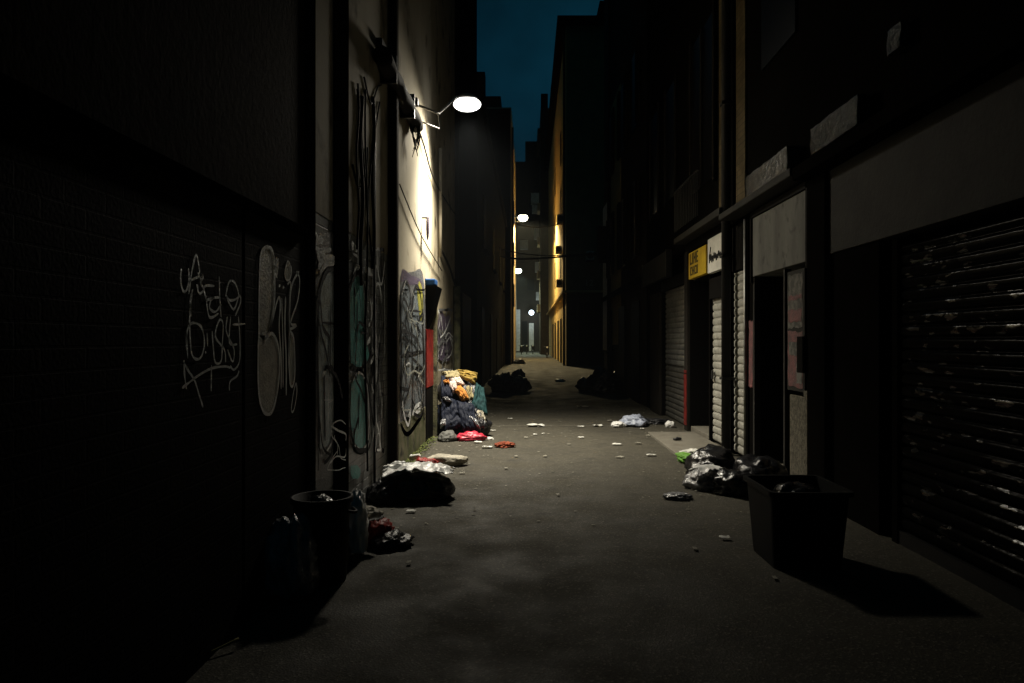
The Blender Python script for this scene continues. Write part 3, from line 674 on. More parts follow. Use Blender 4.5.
# glossy wrapped objects above
def crumpled_box(x0, x1, y0, y1, z0, z1, amp, seed, fr=6):
    bm = B(x0, x1, y0, y1, z0, z1)
    L_ = max(y1 - y0, 1)
    bmesh.ops.subdivide_edges(bm, edges=bm.edges, cuts=26, use_grid_fill=True)
    for v in bm.verts:
        n_ = noise.noise_vector(v.co * fr + Vector((seed, 0, 0))); r_ = noise.noise_vector(v.co * fr * 2.3 + Vector((0, seed, 0)))
        v.co += n_ * amp + r_ * amp * .5
    return bm
single('wrapped_signboard', crumpled_box(2.54, 2.68, 7.45, 8.9, 3.18, 3.42, .009, 3, 9), 'wrap', 'long sign box wrapped in crumpled shiny foil above the grey fascia', 'sign', (2.6, 8.5, 3.27))
single('wrapped_signboard', crumpled_box(2.58, 2.68, 5.95, 6.95, 3.2, 3.44, .010, 9, 9), 'wrapdark', 'long sign box wrapped in dark glossy plastic over the nearest shop', 'sign', (2.6, 6.7, 3.2))
single('wrapped_signboard', crumpled_box(2.62, 2.69, 5.35, 5.55, 3.58, 3.76, .008, 19, 9), 'wrapdark', 'small dark wrapped box high on the nearest right wall', 'sign', (2.6, 5.5, 3.9))

# ---- R2: poster door shop
r2 = building('poster_shop', 'right hand shop with weathered blank grey fascia over a poster covered door', (XW, 8.7, 0))
part('wall', boxes([(XW, 8, 7.2, 10.15, 3.06, 15), (XW, 8, 9.05, 9.3, -.1, 3.06), (XW + .02, 8, 9.3, 9.34, 0, 3.06), (XW + .55, 8, 7.2, 9.05, -.1, 2.3)]), 'nearblack', r2)
part('fascia', boxes([(XW - .03, 8, 7.27, 9.03, 2.27, 2.96)], bev=.006), 'fascia', r2)
part('fascia_frame', boxes([(XW - .05, XW + .1, 7.21, 7.265, 2.2, 3.03), (XW - .05, XW + .1, 9.035, 9.08, 2.2, 3.03), (XW - .05, XW + .1, 7.21, 9.08, 2.965, 3.03)]), 'darkdoor', r2)
part('cornice', boxes([(XW - .22, 8, 7.21, 9.9, 3.07, 3.15)], bev=.015), 'fascia_dark', r2)
part('threshold', boxes([(XW, XW + .55, 7.2, 9.05, -.05, .08)]), 'concrete', r2)
part('pebbled_pier', boxes([(XW - .01, XW + .55, 6.78 + .43, 7.42, .08, 1.02)], bev=.006), 'granite', r2)
part('pebbled_panel', boxes([(XW + .02, XW + .5, 7.42, 7.9, .08, .95)], bev=.006), 'granite', r2)
part('door', boxes([(XW + .45, XW + .5, 7.95, 9.03, .08, 2.26)]), 'darkdoor', r2)
part('door_frame', boxes([(XW - .02, XW + .05, 7.93, 7.98, .08, 2.26), (XW - .02, XW + .05, 9.0, 9.05, .08, 2.26)]), 'fascia_dark', r2)
part('notice_board', boxes([(XW + .0, XW + .04, 7.42, 7.92, 1.0, 2.22)], bev=.004), 'fascia_dark', r2)
pb = thing('poster', 'worn red and white poster on the upper half of the board beside the dark doorway', 'poster', (XW, 7.7, 1.6), 'torn posters on the board')
def torn(x, y0, y1, z0, z1, seed):
    bm = bmesh.new(); random.seed(seed); vs = []
    for (ya, za, yb, zb) in ((y0, z0, y1, z0), (y1, z0, y1, z1), (y1, z1, y0, z1), (y0, z1, y0, z0)):
        for k in range(8):
            t = k / 8; vs.append(bm.verts.new((x + random.uniform(0, .003), ya + (yb - ya) * t + random.uniform(-.012, .012), za + (zb - za) * t + random.uniform(-.012, .012))))
    bm.faces.new(vs); return bm
pinkmat = paint('poster_red', (.15, .025, .025), .3, .7); greymat = mat('poster_grey_print', (.17, .165, .15), .7, (.08, .08, .075), 14, .42, .56)
M['posterred'] = pinkmat; M['postergrey'] = greymat
part('sheet', torn(XW - .006, 7.46, 7.88, 1.64, 2.18, 1), 'postergrey', pb); part('printed_band', torn(XW - .010, 7.48, 7.86, 1.70, 1.82, 2), 'posterred', pb)
part('printed_band', torn(XW - .010, 7.48, 7.86, 1.92, 1.97, 5), 'posterred', pb)
pb = thing('poster', 'torn red poster on the lower half of the board beside the dark doorway', 'poster', (XW, 7.7, 1.0), 'torn posters on the board')
part('sheet', torn(XW - .006, 7.46, 7.88, 1.04, 1.6, 3), 'posterred', pb); part('printed_band', torn(XW - .010, 7.50, 7.84, 1.36, 1.5, 4), 'postergrey', pb)
part('printed_band', torn(XW - .010, 7.47, 7.62, 1.08, 1.3, 6), 'postergrey', pb)
part('red_strip', torn(XW - .012, 9.1, 9.26, .95, 1.75, 8), 'posterred', r2)
part('letter_box', boxes([(XW - .1, XW - .02, 7.2, 7.36, 1.2, 1.55)], bev=.01), 'darkdoor', r2)
# ghost lettering left on the grey fascia
# upper windows
for y0, y1 in ((7.6, 8.7),):
    f = part('window', boxes([(XW - .03, XW - .001, y0, y1, 4.6, 6.4)]), 'glass', r2)

# ---- R3: white shutters, yellow and white signs
r3 = building('white_shutter_shop', 'right hand shop with off white shutters under the yellow and white signs', (XW, 11.5, 0))
part('wall', boxes([(XW, 8, 10.15, 13.05, 3.0, 15), (XW, 8, 9.34, 9.5, -.1, 3.0), (XW + .9, 8, 11.2, 12.6, -.1, 3.0), (XW, 8, 12.65, 13.05, -.1, 3.0)]), 'nearblack', r3)
part('shutter', shutter_bm(XW + .04, 9.52, 10.05, .05, 2.4, .105, .016), 'white_shutter', r3, True, label='narrow off white shutter nearer the camera')
part('shutter', shutter_bm(XW + .04, 10.25, 11.2, .05, 2.12, .105, .016), 'white_shutter', r3, True)
part('shutter_jamb', boxes([(XW - .02, XW + .2, 10.06, 10.24, -.05, 3.0), (XW - .02, XW + .9, 11.2, 11.26, -.05, 2.98)]), 'nearblack', r3)
part('shutter_box', boxes([(XW - .03, XW + .3, 10.25, 11.19, 2.12, 2.42)], bev=.01), 'darkdoor', r3)
part('head_panel', boxes([(XW, XW + .3, 9.5, 10.05, 2.42, 3.0), (XW + .05, XW + .9, 11.27, 12.64, 2.5, 3.0)]), 'darkdoor', r3)
part('padlock', boxes([(XW - .02, XW + .0, 11.05, 11.14, .95, 1.08)], bev=.006), 'metal', r3)
part('door', boxes([(XW + .82, XW + .88, 11.27, 12.6, 0, 2.5)]), 'darkdoor', r3)
part('door_step', boxes([(XW + .0, XW + .8, 11.27, 12.6, -.05, .1)], bev=.01), 'concrete', r3)
rp = part('door_post', boxes([(XW - .05, XW, 12.66, 12.9, 0, 3.0)], bev=.006), 'dark_stone', r3)
part('red_paint_band', boxes([(XW - .06, XW - .051, 12.68, 12.88, .1, .95)]), 'redpaint', r3)
part('red_paint_band', boxes([(XW - .06, XW - .051, 12.68, 12.88, .97, 1.02)]), 'redpaint', r3)
part('cornice', boxes([(XW - .2, 8, 9.95, 13.05, 3.16, 3.26)], bev=.015), 'fascia_dark', r3)
part('brick_pier', boxes([(XW - .05, XW, 10.25, 10.55, 3.28, 8)]), 'warmbrick', r3)
part('brick_pier', boxes([(XW - .03, XW, 9.35, 9.75, 3.2, 8)]), 'warmbrick', r3)
f = part('window', boxes([(XW - .02, XW - .001, 10.9, 12.4, 3.9, 6.3)]), 'glass', r3)
part('frame', boxes([(XW - .06, XW - .021, 10.82, 10.9, 3.8, 6.4), (XW - .06, XW - .021, 12.4, 12.48, 3.8, 6.4), (XW - .06, XW - .021, 11.62, 11.68, 3.9, 6.3)]), 'dark_stone', f)
# railing (balcony guard) under the window
bm = bmesh.new()
for k in range(15): tube(bm, [(XW - .28, 10.85 + .12 * k, 3.3), (XW - .28, 10.85 + .12 * k, 3.95)], .009, 6)
tube(bm, [(XW - .28, 10.8, 3.95), (XW - .28, 12.6, 3.95)], .016, 6)
part('railing', bm, 'metal', r3)
dp = part('downpipe', T([(XW - .1, 9.98, 0), (XW - .1, 9.98, 15)], .06, 14), 'pipe', r3, True)
part('clamp', boxes([(XW - .17, XW, 9.9, 10.05, 1.0, 1.03), (XW - .17, XW, 9.9, 10.05, 2.6, 2.63), (XW - .17, XW, 9.9, 10.05, 4.6, 4.64)]), 'metal', dp)
part('downpipe', T([(XW - .04, 9.3, 0), (XW - .04, 9.3, 3.0)], .022, 8), 'galv', r3, True, label='thin pale conduit by the white shutter')
ys_ = thing('shop_sign', 'yellow shop sign with black lettering beside the white sign', 'sign', (XW - .1, 12, 2.5))
y0, y1 = 11.0, 12.3
part('panel', boxes([(XW - .1, XW - .02, y0 + .1, y1, 2.50, 2.92)], bev=.006), 'yellow_sign', ys_)
def bars(y, z, lst, k):     # worn block lettering: bars (u0, u1, v0, v1) reading towards the camera
    return boxes([(XW - .106, XW - .1005, y - u1 * k, y - u0 * k, z + v0 * k, z + v1 * k) for u0, u1, v0, v1 in lst])
part('lettering', bars(y1 - .12, 2.72, [(.0, .9, 0, .25), (.0, .25, .26, 1.3), (1.2, 1.5, 0, 1.3), (1.9, 2.15, 0, 1.3), (2.7, 2.95, 0, 1.3), (2.16, 2.69, .55, .8), (3.3, 3.55, 0, 1.3), (3.56, 4.2, 0, .22), (3.56, 4.1, .55, .75), (3.56, 4.2, 1.1, 1.3)], .135), 'ink', ys_)
part('lettering', bars(y1 - .14, 2.55, [(.0, .25, 0, 1), (.26, .7, .8, 1), (.26, .7, 0, .2), (1.0, 1.25, 0, 1), (1.26, 1.7, .4, .6), (1.71, 1.95, 0, 1), (2.3, 2.55, 0, 1), (2.56, 3.2, .8, 1), (2.56, 3.2, 0, .2), (3.21, 3.4, 0, 1), (3.7, 3.95, 0, 1)], .135), 'ink', ys_)
ws_ = thing('shop_sign', 'white shop sign with a thin black script line between yellow sign and black downpipe', 'sign', (XW - .1, 10.8, 2.4))
part('panel', boxes([(XW - .1, XW - .02, 10.12, y0, 2.48, 2.97)], bev=.006), 'white_sign', ws_)
bm = bmesh.new(); pts = []
for k in range(60):
    t_ = k / 59; pts.append(Vector((XW - .106, y0 - .12 - .85 * t_, 2.68 + .05 * math.sin(k * 1.05) * (1.2 - .6 * t_) + .02 * math.sin(k * .37))))
tube(bm, pts, .007, 5); tube(bm, [(XW - .106, y0 - .13, 2.62), (XW - .106, y0 - .20, 2.84)], .008, 5)
part('script_line', bm, 'ink', ws_)
# ---- R4: slatted grey shutter shop
r4 = building('grey_shutter_shop', 'right hand shop with grey shutter whose lower half is painted out', (XW, 15, 0))
part('wall', boxes([(XW, 8, 13.05, 17.3, 3.1, 15), (XW, 8, 15.3, 17.3, -.1, 3.1), (XW + .2, 8, 13.05, 15.3, -.1, 3.1)]), 'nearblack', r4)
part('shutter', shutter_bm(XW + .08, 13.1, 15.25, 1.05, 2.5, .1, .02), 'grey_shutter', r4, True)
part('lower_shutter', shutter_bm(XW + .08, 13.1, 15.25, .02, 1.04, .1, .02), 'lower_shutter', r4, True)
part('pier', boxes([(XW - .05, XW, 15.3, 16.5, -.1, 2.5)], bev=.01), 'dark_stone', r4)
part('shutter_box', boxes([(XW - .02, XW + .2, 13.08, 15.28, 2.5, 2.7)]), 'darkdoor', r4)
sg = thing('shop_sign', 'blank dim grey shop sign over the painted out shutter', 'sign', (XW - .1, 15.3, 2.6))
part('panel', boxes([(XW - .12, XW - .03, 14.2, 17.1, 2.72, 3.2)], bev=.006), 'fascia_dark', sg)
part('frame', boxes([(XW - .13, XW - .02, 14.15, 14.19, 2.7, 3.22), (XW - .13, XW - .02, 17.11, 17.15, 2.7, 3.22)]), 'metal', sg)
for y in (13.8, 15.6):
    f = part('window', boxes([(XW - .02, XW - .001, y, y + 1.0, 4.2, 6.3)]), 'glass', r4)
    part('frame', boxes([(XW - .05, XW - .021, y - .06, y, 4.1, 6.4), (XW - .05, XW - .021, y + 1.0, y + 1.06, 4.1, 6.4)]), 'dark_stone', f)
# ---- R5: building up to the side street
r5 = building('corner_building', 'right hand corner building before the side street with lamplight painted pale on its upper wall', (XW, 22, 0))
part('wall', boxes([(XW, 8, 17.3, 27, -.1, 15)]), 'brown', r5)
part('painted_light_patch', boxes([(XW - .02, XW, 22.0, 24.6, 1.4, 9)]), 'ochre', r5)  # ochre sheet paints lamplight onto the dark wall
part('painted_light_corner', boxes([(XW - .04, XW, 25.2, 27, 1.2, 6.2)]), 'acwhite', r5)  # bright lit corner put into a pale sheet
for y, z in ((18.5, 3.6), (20.8, 3.6), (23.8, 3.6), (18.5, 6.8), (20.8, 6.8), (23.8, 6.8)):
    f = part('window', boxes([(XW - .05, XW - .021, y, y + 1.0, z, z + 1.9)]), 'glass', r5)
    for a_ in (-.5, 1.02): part('shutter', boxes([(XW - .1, XW - .051, y + a_, y + a_ + .48, z, z + 1.9)]), 'dark_stone', f)
for y in (18.2, 21, 24.2): part('doorway', boxes([(XW - .04, XW - .021, y, y + 1.4, 0, 2.5)]), 'darkdoor', r5)
part('ledge', boxes([(XW - .12, XW, 17.3, 27, 2.9, 3.02)]), 'dark_stone', r5)
part('downpipe', T([(XW - .06, 24.9, 0), (XW - .06, 24.9, 14)], .05), 'pipe', r5)
bs_ = thing('projecting_sign', 'dark box sign projecting from the corner building before the side street', 'sign', (2.5, 25.5, 4.4))
part('box', boxes([(2.28, 2.62, 25.0, 25.2, 4.1, 5.3)], bev=.02), 'dark_stone', bs_); part('bracket', boxes([(2.55, 2.7, 25.05, 25.12, 4.5, 4.6)]), 'metal', bs_)

# ================================================================== LAMPS
def street_lamp(name_lab, wall_x, Y, hx, Z, watts, color, emis, scale=1.0, cone=150, blend=.55, es=30, omni=False, by=None, bz=0, tilt=None, wide=0, low=False):
    by = Y if by is None else by
    s = scale
    t = thing('street_lamp', name_lab, 'street lamp', (wall_x, Y, Z - .15), 'wall mounted street lamps')
    bm = bmesh.new()
    kx, ky = wall_x + .3 * s, by + (Y - by) * .35
    tube(bm, [(wall_x + .02, by, Z + bz), (kx, ky, Z + bz + .02), (hx - .16 * s, Y - .01, Z + .09), (hx - .05, Y, Z + .09)], .016 * s, 8)
    tube(bm, [(kx, ky, Z + bz), (kx, ky, Z + bz - .18 * s), (wall_x + .02, by, Z + bz - .2 * s)], .012 * s, 8)
    part('arm', bm, 'galv', t, True)
    part('wall_bracket', boxes([(wall_x, wall_x + .03, by - .08, by + .08, Z + bz - .26 * s, Z + bz + .08 * s), (wall_x + .03, wall_x + .1, by - .05, by + .05, Z + bz - .04, Z + bz + .05 * s)], bev=.004), 'metal', t)
    # housing: shallow elongated dome open below
    bm = bmesh.new(); rings = []
    for z, r in ((.055, .10), (.06, .14), (.08, .135), (.11, .11), (.135, .06)):
        rings.append([bm.verts.new((hx + r * s * 1.1 * math.cos(a), Y + r * s * .8 * math.sin(a), Z + z * s)) for a in [2 * math.pi * k / 24 for k in range(24)]])
    for i in range(4):
        for k in range(24): bm.faces.new([rings[i][k], rings[i][(k + 1) % 24], rings[i + 1][(k + 1) % 24], rings[i + 1][k]])
    bm.faces.new(rings[-1])
    part('housing', bm, 'lamp_shell', t, True)
    # glowing bowl
    bm = bmesh.new(); bmesh.ops.create_uvsphere(bm, u_segments=24, v_segments=12, radius=1)
    bmesh.ops.scale(bm, vec=(.205 * s, .14 * s, .105 * s), verts=bm.verts); bmesh.ops.translate(bm, vec=(hx, Y, Z - .02 * s), verts=bm.verts)
    if omni or low:
        for v in bm.verts: v.co.z = Z + (v.co.z - Z) * 1.5
    lens = part('glowing_bowl', bm, emit('lamp_glow', emis, es), t, True)
    ld = bpy.data.lights.new('lamp_light', 'POINT' if omni else 'SPOT'); ld.energy = watts; ld.color = color; ld.shadow_soft_size = .2 * s
    if not omni: ld.spot_size = R(cone); ld.spot_blend = blend
    lo = bpy.data.objects.new('lamp_light', ld); COL.objects.link(lo); lo.parent = t
    lo.location = Vector((hx, Y, Z - .15 * s)) - t.location
    if tilt: lo.rotation_euler = (tilt[0], tilt[1], 0)
    if wide:
        l2 = bpy.data.lights.new('lamp_wide_light', 'SPOT'); l2.energy = wide; l2.color = color; l2.shadow_soft_size = .22; l2.spot_size = R(170); l2.spot_blend = .9
        o2 = bpy.data.objects.new('lamp_wide_light', l2); COL.objects.link(o2); o2.parent = t; o2.location = lo.location; o2.rotation_euler = (R(-24), R(0), 0)
    return t
street_lamp('nearest and brightest street lamp on an arm from the cream wall', -1.5, 11.25, -.90, 5.03, LAMP_W, (1, .92, .76), (1, .98, .92), 1.0, 116, 1.0, 5, by=9.7, bz=-.48, tilt=(R(-1), R(-5)), wide=LAMP_WIDE)
street_lamp('second lamp down the alley with a warm white glow', -1.1, 62, -.41, 11.65, LAMP2_W, (1, .80, .42), (1, .93, .70), 1.95, es=14, cone=166, blend=.3, tilt=(R(4), R(-8)), low=True)
street_lamp('third and most distant greenish lamp low over the alley', -1.7, 95, -1.25, 10.4, LAMP3_W, (.85, 1, .72), (.88, 1, .80), 2.2, es=14, cone=150, blend=.5, low=True)
# bluish porch lamp at the end
t = thing('porch_lamp', 'small bluish lamp glowing at the far end of the alley', 'lamp', (.5, 111, 5.6))
bm = bmesh.new(); bmesh.ops.create_uvsphere(bm, u_segments=12, v_segments=8, radius=.38); bmesh.ops.translate(bm, vec=(.5, 110.5, 5.7), verts=bm.verts)
part('glowing_globe', bm, emit('porch_glow', (.75, .9, 1), 5), t, True)
part('bracket', boxes([(.42, .58, 110.6, 112, 6.1, 6.2)]), 'metal', t)
ld = bpy.data.lights.new('porch_light', 'POINT'); ld.energy = LAMP4_W; ld.color = (.7, .88, 1); ld.shadow_soft_size = .3
lo = bpy.data.objects.new('porch_light', ld); COL.objects.link(lo); lo.parent = t; lo.location = (0, -1.6, -.2)

# ================================================================== RUBBISH
def lump(c, size, seed, amp=.18, fold=.10, sub=4, flat=.12, knot=False, rot=0, tilt=0, ridge=2.6):
    """crumpled bag or bundled cloth: centre on the ground point c, size (x,y,z)"""
    bm = bmesh.new(); bmesh.ops.create_icosphere(bm, subdivisions=sub, radius=1)
    sv = Vector((seed * 3.1, seed * 1.7, seed * .9))
    for v in bm.verts:
        p = v.co.copy(); n1 = noise.noise(p * 1.3 + sv)
        rid = 1 - abs(noise.noise(p * ridge + sv * 2)) * 2; rid2 = 1 - abs(noise.noise(p * ridge * 2.4 + sv)) * 2
        rid3 = 1 - abs(noise.noise(p * ridge * 5 + sv)) * 2
        k = 1 + amp * n1 * 2 + fold * (rid - .5) + fold * .55 * (rid2 - .5) + fold * .25 * rid3
        v.co = p * k
        if v.co.z < -.55: v.co.z = -.55 + (v.co.z + .55) * flat
    if knot:
        for v in bm.verts:
            r_ = math.hypot(v.co.x, v.co.y)
            if v.co.z > .5 and r_ < .35: v.co.z += (.35 - r_) * 1.3; v.co.x *= .75; v.co.y *= .75
    zmin = min(v.co.z for v in bm.verts)
    for v in bm.verts: v.co.z -= zmin
    h = max(v.co.z for v in bm.verts)
    bmesh.ops.scale(bm, vec=(size[0] / 2, size[1] / 2, size[2] / h), verts=bm.verts)
    if tilt: bmesh.ops.rotate(bm, verts=bm.verts, cent=(0, 0, size[2] / 2), matrix=Matrix.Rotation(tilt, 3, 'Y'))
    if rot: bmesh.ops.rotate(bm, verts=bm.verts, cent=(0, 0, 0), matrix=Matrix.Rotation(rot, 3, 'Z'))
    bmesh.ops.translate(bm, vec=Vector(c), verts=bm.verts)
    return bm
def bag(name, c, size, seed, m, lab, cat, group=None, **k):
    return single(name, lump(c, size, seed, **k), m, lab, cat, c, group)
def drape(c, size, seed, over, nu=26, nv=26, amp=.035, rot=0):
    """cloth sheet laid over a mound: over(x,y)->z"""
    bm = bmesh.new(); V = []; ca, sa = math.cos(rot), math.sin(rot)
    for j in range(nv + 1):
        row = []
        for i in range(nu + 1):
            u = (i / nu - .5) * size[0]; v = (j / nv - .5) * size[1]
            e = 1 + .22 * noise.noise(Vector((i * .3, j * .3, seed)))
            u *= e; v *= e
            x = c[0] + u * ca - v * sa; y = c[1] + u * sa + v * ca
            r1_ = 1 - abs(noise.noise(Vector((u * 7, v * 3.5, seed)))) * 2; r2_ = noise.noise(Vector((u * 16, v * 12, seed + 4)))
            z = max(over(x, y), .02) + amp * r1_ + amp * .35 * r2_ + .02
            row.append(bm.verts.new((x, y, z)))
        V.append(row)
    for j in range(nv):
        for i in range(nu): bm.faces.new([V[j][i], V[j][i + 1], V[j + 1][i + 1], V[j + 1][i]])
    return bm
def sheet(name, bm, m, lab, cat, c, group=None, th=.006):
    o = single(name, bm, m, lab, cat, c, group); md = o.modifiers.new('thickness', 'SOLIDIFY'); md.thickness = th; return o

# --- clothes pile against the left wall, Y ~ 12
# underlying dark bags
bag('rubbish_bag', (-1.12, 12.25, 0), (.72, .7, .62), 3, 'navy', 'large navy rubbish sack at the bottom of the clothes heap by the wall', 'bag', amp=.1, fold=.16)
bag('rubbish_bag', (-.86, 11.98, 0), (.50, .5, .40), 7, 'bag2', 'black rubbish sack at the front right of the clothes heap', 'bag', amp=.1, fold=.2)
bag('rubbish_bag', (-1.2, 12.45, .5), (.55, .6, .45), 9, 'bag2', 'black bag high on the wall side of the clothes heap', 'bag', amp=.12, fold=.2)
def cloth_lump(c, size, seed, m, lab, rot=0, tilt=0, name='garment', cat='clothing', **k):
    kw = dict(amp=.14, fold=.22, flat=.4, ridge=2.2); kw.update(k)
    return single(name, lump(c, size, seed, rot=rot, tilt=tilt, **kw), m, lab, cat, c)
def heapY(z): return 11.55 + .75 * max(0, z / 1.05) ** 1.3
def patch(corners, bulge, m, lab, seed, name='garment', cat='clothing', nu=26, nv=18, fold=.03, dirn=0, dy=0.0):
    """padded cloth between four corners seen on the heap's sloping front"""
    cw = []
    for zx, zy in corners:
        px, py = 400 + zx / 5.69, 340 + zy / 5.69
        Y = 11.9
        for _ in range(4): Y = heapY(CH + (VY - py) * Y / F)
        cw.append(AT(px, py, Y + dy))
    bm = bmesh.new(); FR = []; BK = []
    for b in range(2):
        for j in range(nv + 1):
            row = []
            for i in range(nu + 1):
                u = i / nu; v = j / nv
                u2 = u + .10 * noise.noise(Vector((v * 3.1, seed, 1))) ; v2 = v + .12 * noise.noise(Vector((u * 3.3, seed, 5)))
                p = (cw[0] * (1 - u2) + cw[1] * u2) * (1 - v2) + (cw[3] * (1 - u2) + cw[2] * u2) * v2
                e = (max(0, 1 - (2 * u - 1) ** 4) * max(0, 1 - (2 * v - 1) ** 4)) ** .5
                a = v * 5 + u * 1.6 if dirn else u * 5 + v * 1.6
                f = 1 - abs(noise.noise(Vector((a, (u if dirn else v) * 1.3, seed)))) * 2.4 + .5 * noise.noise(Vector((u * 9, v * 9, seed)))
                if b == 0: p = p + Vector((0, -1, .45)) * (bulge * e + fold * f * (.3 + .7 * e))
                else: p = p + Vector((0, .06, -.02)) * e
                row.append(bm.verts.new(p))
            (FR if b == 0 else BK).append(row)
    for W_ in (FR, BK):
        for j in range(nv):
            for i in range(nu): bm.faces.new([W_[j][i], W_[j][i + 1], W_[j + 1][i + 1], W_[j + 1][i]])
    for i in range(nu):
        bm.faces.new([FR[0][i], FR[0][i + 1], BK[0][i + 1], BK[0][i]]); bm.faces.new([FR[nv][i], FR[nv][i + 1], BK[nv][i + 1], BK[nv][i]])
    for j in range(nv):
        bm.faces.new([FR[j][0], FR[j + 1][0], BK[j + 1][0], BK[j][0]]); bm.faces.new([FR[j][nu], FR[j + 1][nu], BK[j + 1][nu], BK[j][nu]])
    zmin = min(v.co.z for v in bm.verts)
    if zmin < .01:
        for v in bm.verts: v.co.z = max(v.co.z, .01 + .02 * v.co.z)
    c = sum(cw, Vector()) / 4
    return single(name, bm, m, lab, cat, c)
patch([(240,185), (345,172), (350,232), (262,228)], .06, 'khaki', 'khaki cloth at the top left of the clothes heap', 22)
patch([(318,172), (440,186), (432,255), (350,222)], .08, 'mustard', 'mustard cloth on top of the clothes heap', 21, dirn=1)
patch([(232,205), (292,196), (305,330), (232,335)], .05, 'navy', 'dark navy cloth on the wall side of the clothes heap', 20)
patch([(282,226), (345,212), (372,262), (300,262)], .07, 'palepink', 'pale pink cloth below the mustard one on the heap', 23)
patch([(268,244), (322,240), (338,292), (300,306)], .09, 'palepink', 'pale shirt sleeve above the orange cloth', 19)
patch([(244,236), (284,232), (290,262), (250,258)], .08, 'orange', 'small orange rag at the left edge of the heap', 25)
patch([(432,246), (478,272), (500,430), (400,395)], .05, 'teal', 'dark teal coat slumped on the right side of the heap', 26, nv=30)
patch([(330,262), (430,250), (440,400), (380,420)], .02, 'bag2', 'black filler for the gap behind the orange jacket', 18)  # black patch paints the dark gap between the clothes
patch([(372,262), (410,268), (424,345), (390,350)], .06, 'khaki', 'khaki sleeve hanging between the orange and teal clothes', 27)
patch([(298,280), (350,258), (404,345), (360,358)], .10, 'orange', 'bright orange cloth sliding down the front of the heap', 24, dirn=1)
patch([(232,330), (312,338), (380,500), (236,520)], .07, 'navy', 'navy jacket crumpled at the lower left of the heap', 29, nv=30, fold=.03, dirn=1)
patch([(300,345), (425,365), (450,520), (362,530)], .09, 'navy', 'navy trousers folded across the front of the heap', 30, nv=30, fold=.03)
patch([(395,380), (470,400), (500,500), (430,520)], .05, 'bag2', 'black filler for the gap at the lower right of the heap', 17)  # dark gap in the heap painted as a black patch
patch([(430,402), (474,404), (494,468), (444,455)], .06, 'beigebag', 'pale beige rag low on the right of the heap', 28)
patch([(370,425), (440,455), (462,512), (436,500)], .10, 'clearbag', 'thin grey cloth strip on the lower front of the heap', 32, fold=.015)
patch([(240,336), (280,334), (304,366), (262,362)], .12, 'clearbag', 'small pale plastic scrap on the navy clothes', 33, name='plastic_wad', cat='litter')
patch([(230,462), (268,455), (268,498), (228,504)], .10, 'clearbag', 'grey plastic wad at the left foot of the heap', 31, name='plastic_wad', cat='litter')
bag('rubbish_bag', (-1.20, 11.42, 0), (.28, .3, .17), 41, 'greyjunk', 'small grey bag left of the pink red bag on the ground', 'bag', fold=.15)
bag('rubbish_bag', (-.86, 11.48, 0), (.42, .30, .15), 43, 'redbag', 'pink red plastic bag at the foot of the clothes heap', 'bag', fold=.25)
bag('paper_wad', (-.58, 11.55, 0), (.12, .12, .05), 44, 'paper', 'white paper wad right of the pink red bag', 'litter', fold=.2, sub=3)
# --- rust red cloth in the road
c = G(505, 448); bag('garment', (c.x, c.y, .01), (.24, .2, .09), 51, 'brownred', 'rust red cloth lying alone in the road', 'clothing', fold=.35, sub=4, ridge=3.2)
# --- beige sack group  (400-468, 452-470)
c = G(447, 466); bag('sack', (c.x, c.y, .01), (.46, .26, .14), 61, 'beigebag', 'pale beige sack lying flat beyond the black bag with white top', 'bag', fold=.12)
c = G(424, 468); bag('garment', (c.x + .02, c.y, .01), (.24, .2, .12), 62, 'darkred', 'dark red rag against the pale beige sack', 'clothing', fold=.3)
c = G(410, 474); bag('plastic_wad', (c.x, c.y, .01), (.26, .2, .09), 63, 'greyjunk', 'grey crumpled wrapping at the foot of the mossy wall', 'litter', fold=.3)
# cup
t = thing('cup', 'white takeaway cup lying beside the pale beige sack', 'cup', (G(416, 466).x, G(416, 466).y, .05))
cc = G(416, 466); bm = T([(cc.x - .05, cc.y, .10), (cc.x + .05, cc.y - .05, .13)], .036, 16, .026); part('body', bm, 'paper', t, True)
part('rim', T([(cc.x - .054, cc.y + .002, .10), (cc.x - .060, cc.y + .005, .10)], .04, 16), 'whitebag', t, True)
# --- black bag with white plastic over it (365-445, 468-505)
bag('rubbish_bag', (-1.03, 7.22, 0), (.62, .5, .27), 71, 'bag', 'black rubbish bag under a white plastic bag near the left wall', 'bag', fold=.16, amp=.06)
bag('rubbish_bag', (-1.32, 7.1, 0), (.34, .4, .25), 73, 'bag2', 'crumpled dark bag wedged between wall and black bag', 'bag', fold=.22)
def mound(cx, cy, rx, ry, h, floor=.02): return lambda x, y: max(floor, h * (1 - ((x - cx) / rx) ** 2 * .35 - ((y - cy) / ry) ** 2 * .35))
sheet('plastic_bag', drape((-1.05, 7.27, 0), (.64, .42), 5, mound(-1.03, 7.25, .42, .36, .285), amp=.045, rot=.1, nu=40, nv=34), 'whitebag', 'torn white plastic bag spread over the black rubbish bag', 'bag', (-1.08, 7.3, .2))
bag('plastic_wad', (-1.28, 7.42, .18), (.24, .2, .16), 74, 'whitebag', 'white plastic wad against the wall above the black bag', 'litter', fold=.3)
bag('plastic_wad', (-.96, 7.62, .18), (.10, .1, .14), 75, 'darkred', 'small dark red scrap standing behind the white plastic', 'litter', fold=.3, sub=3)
c = G(385, 470); 
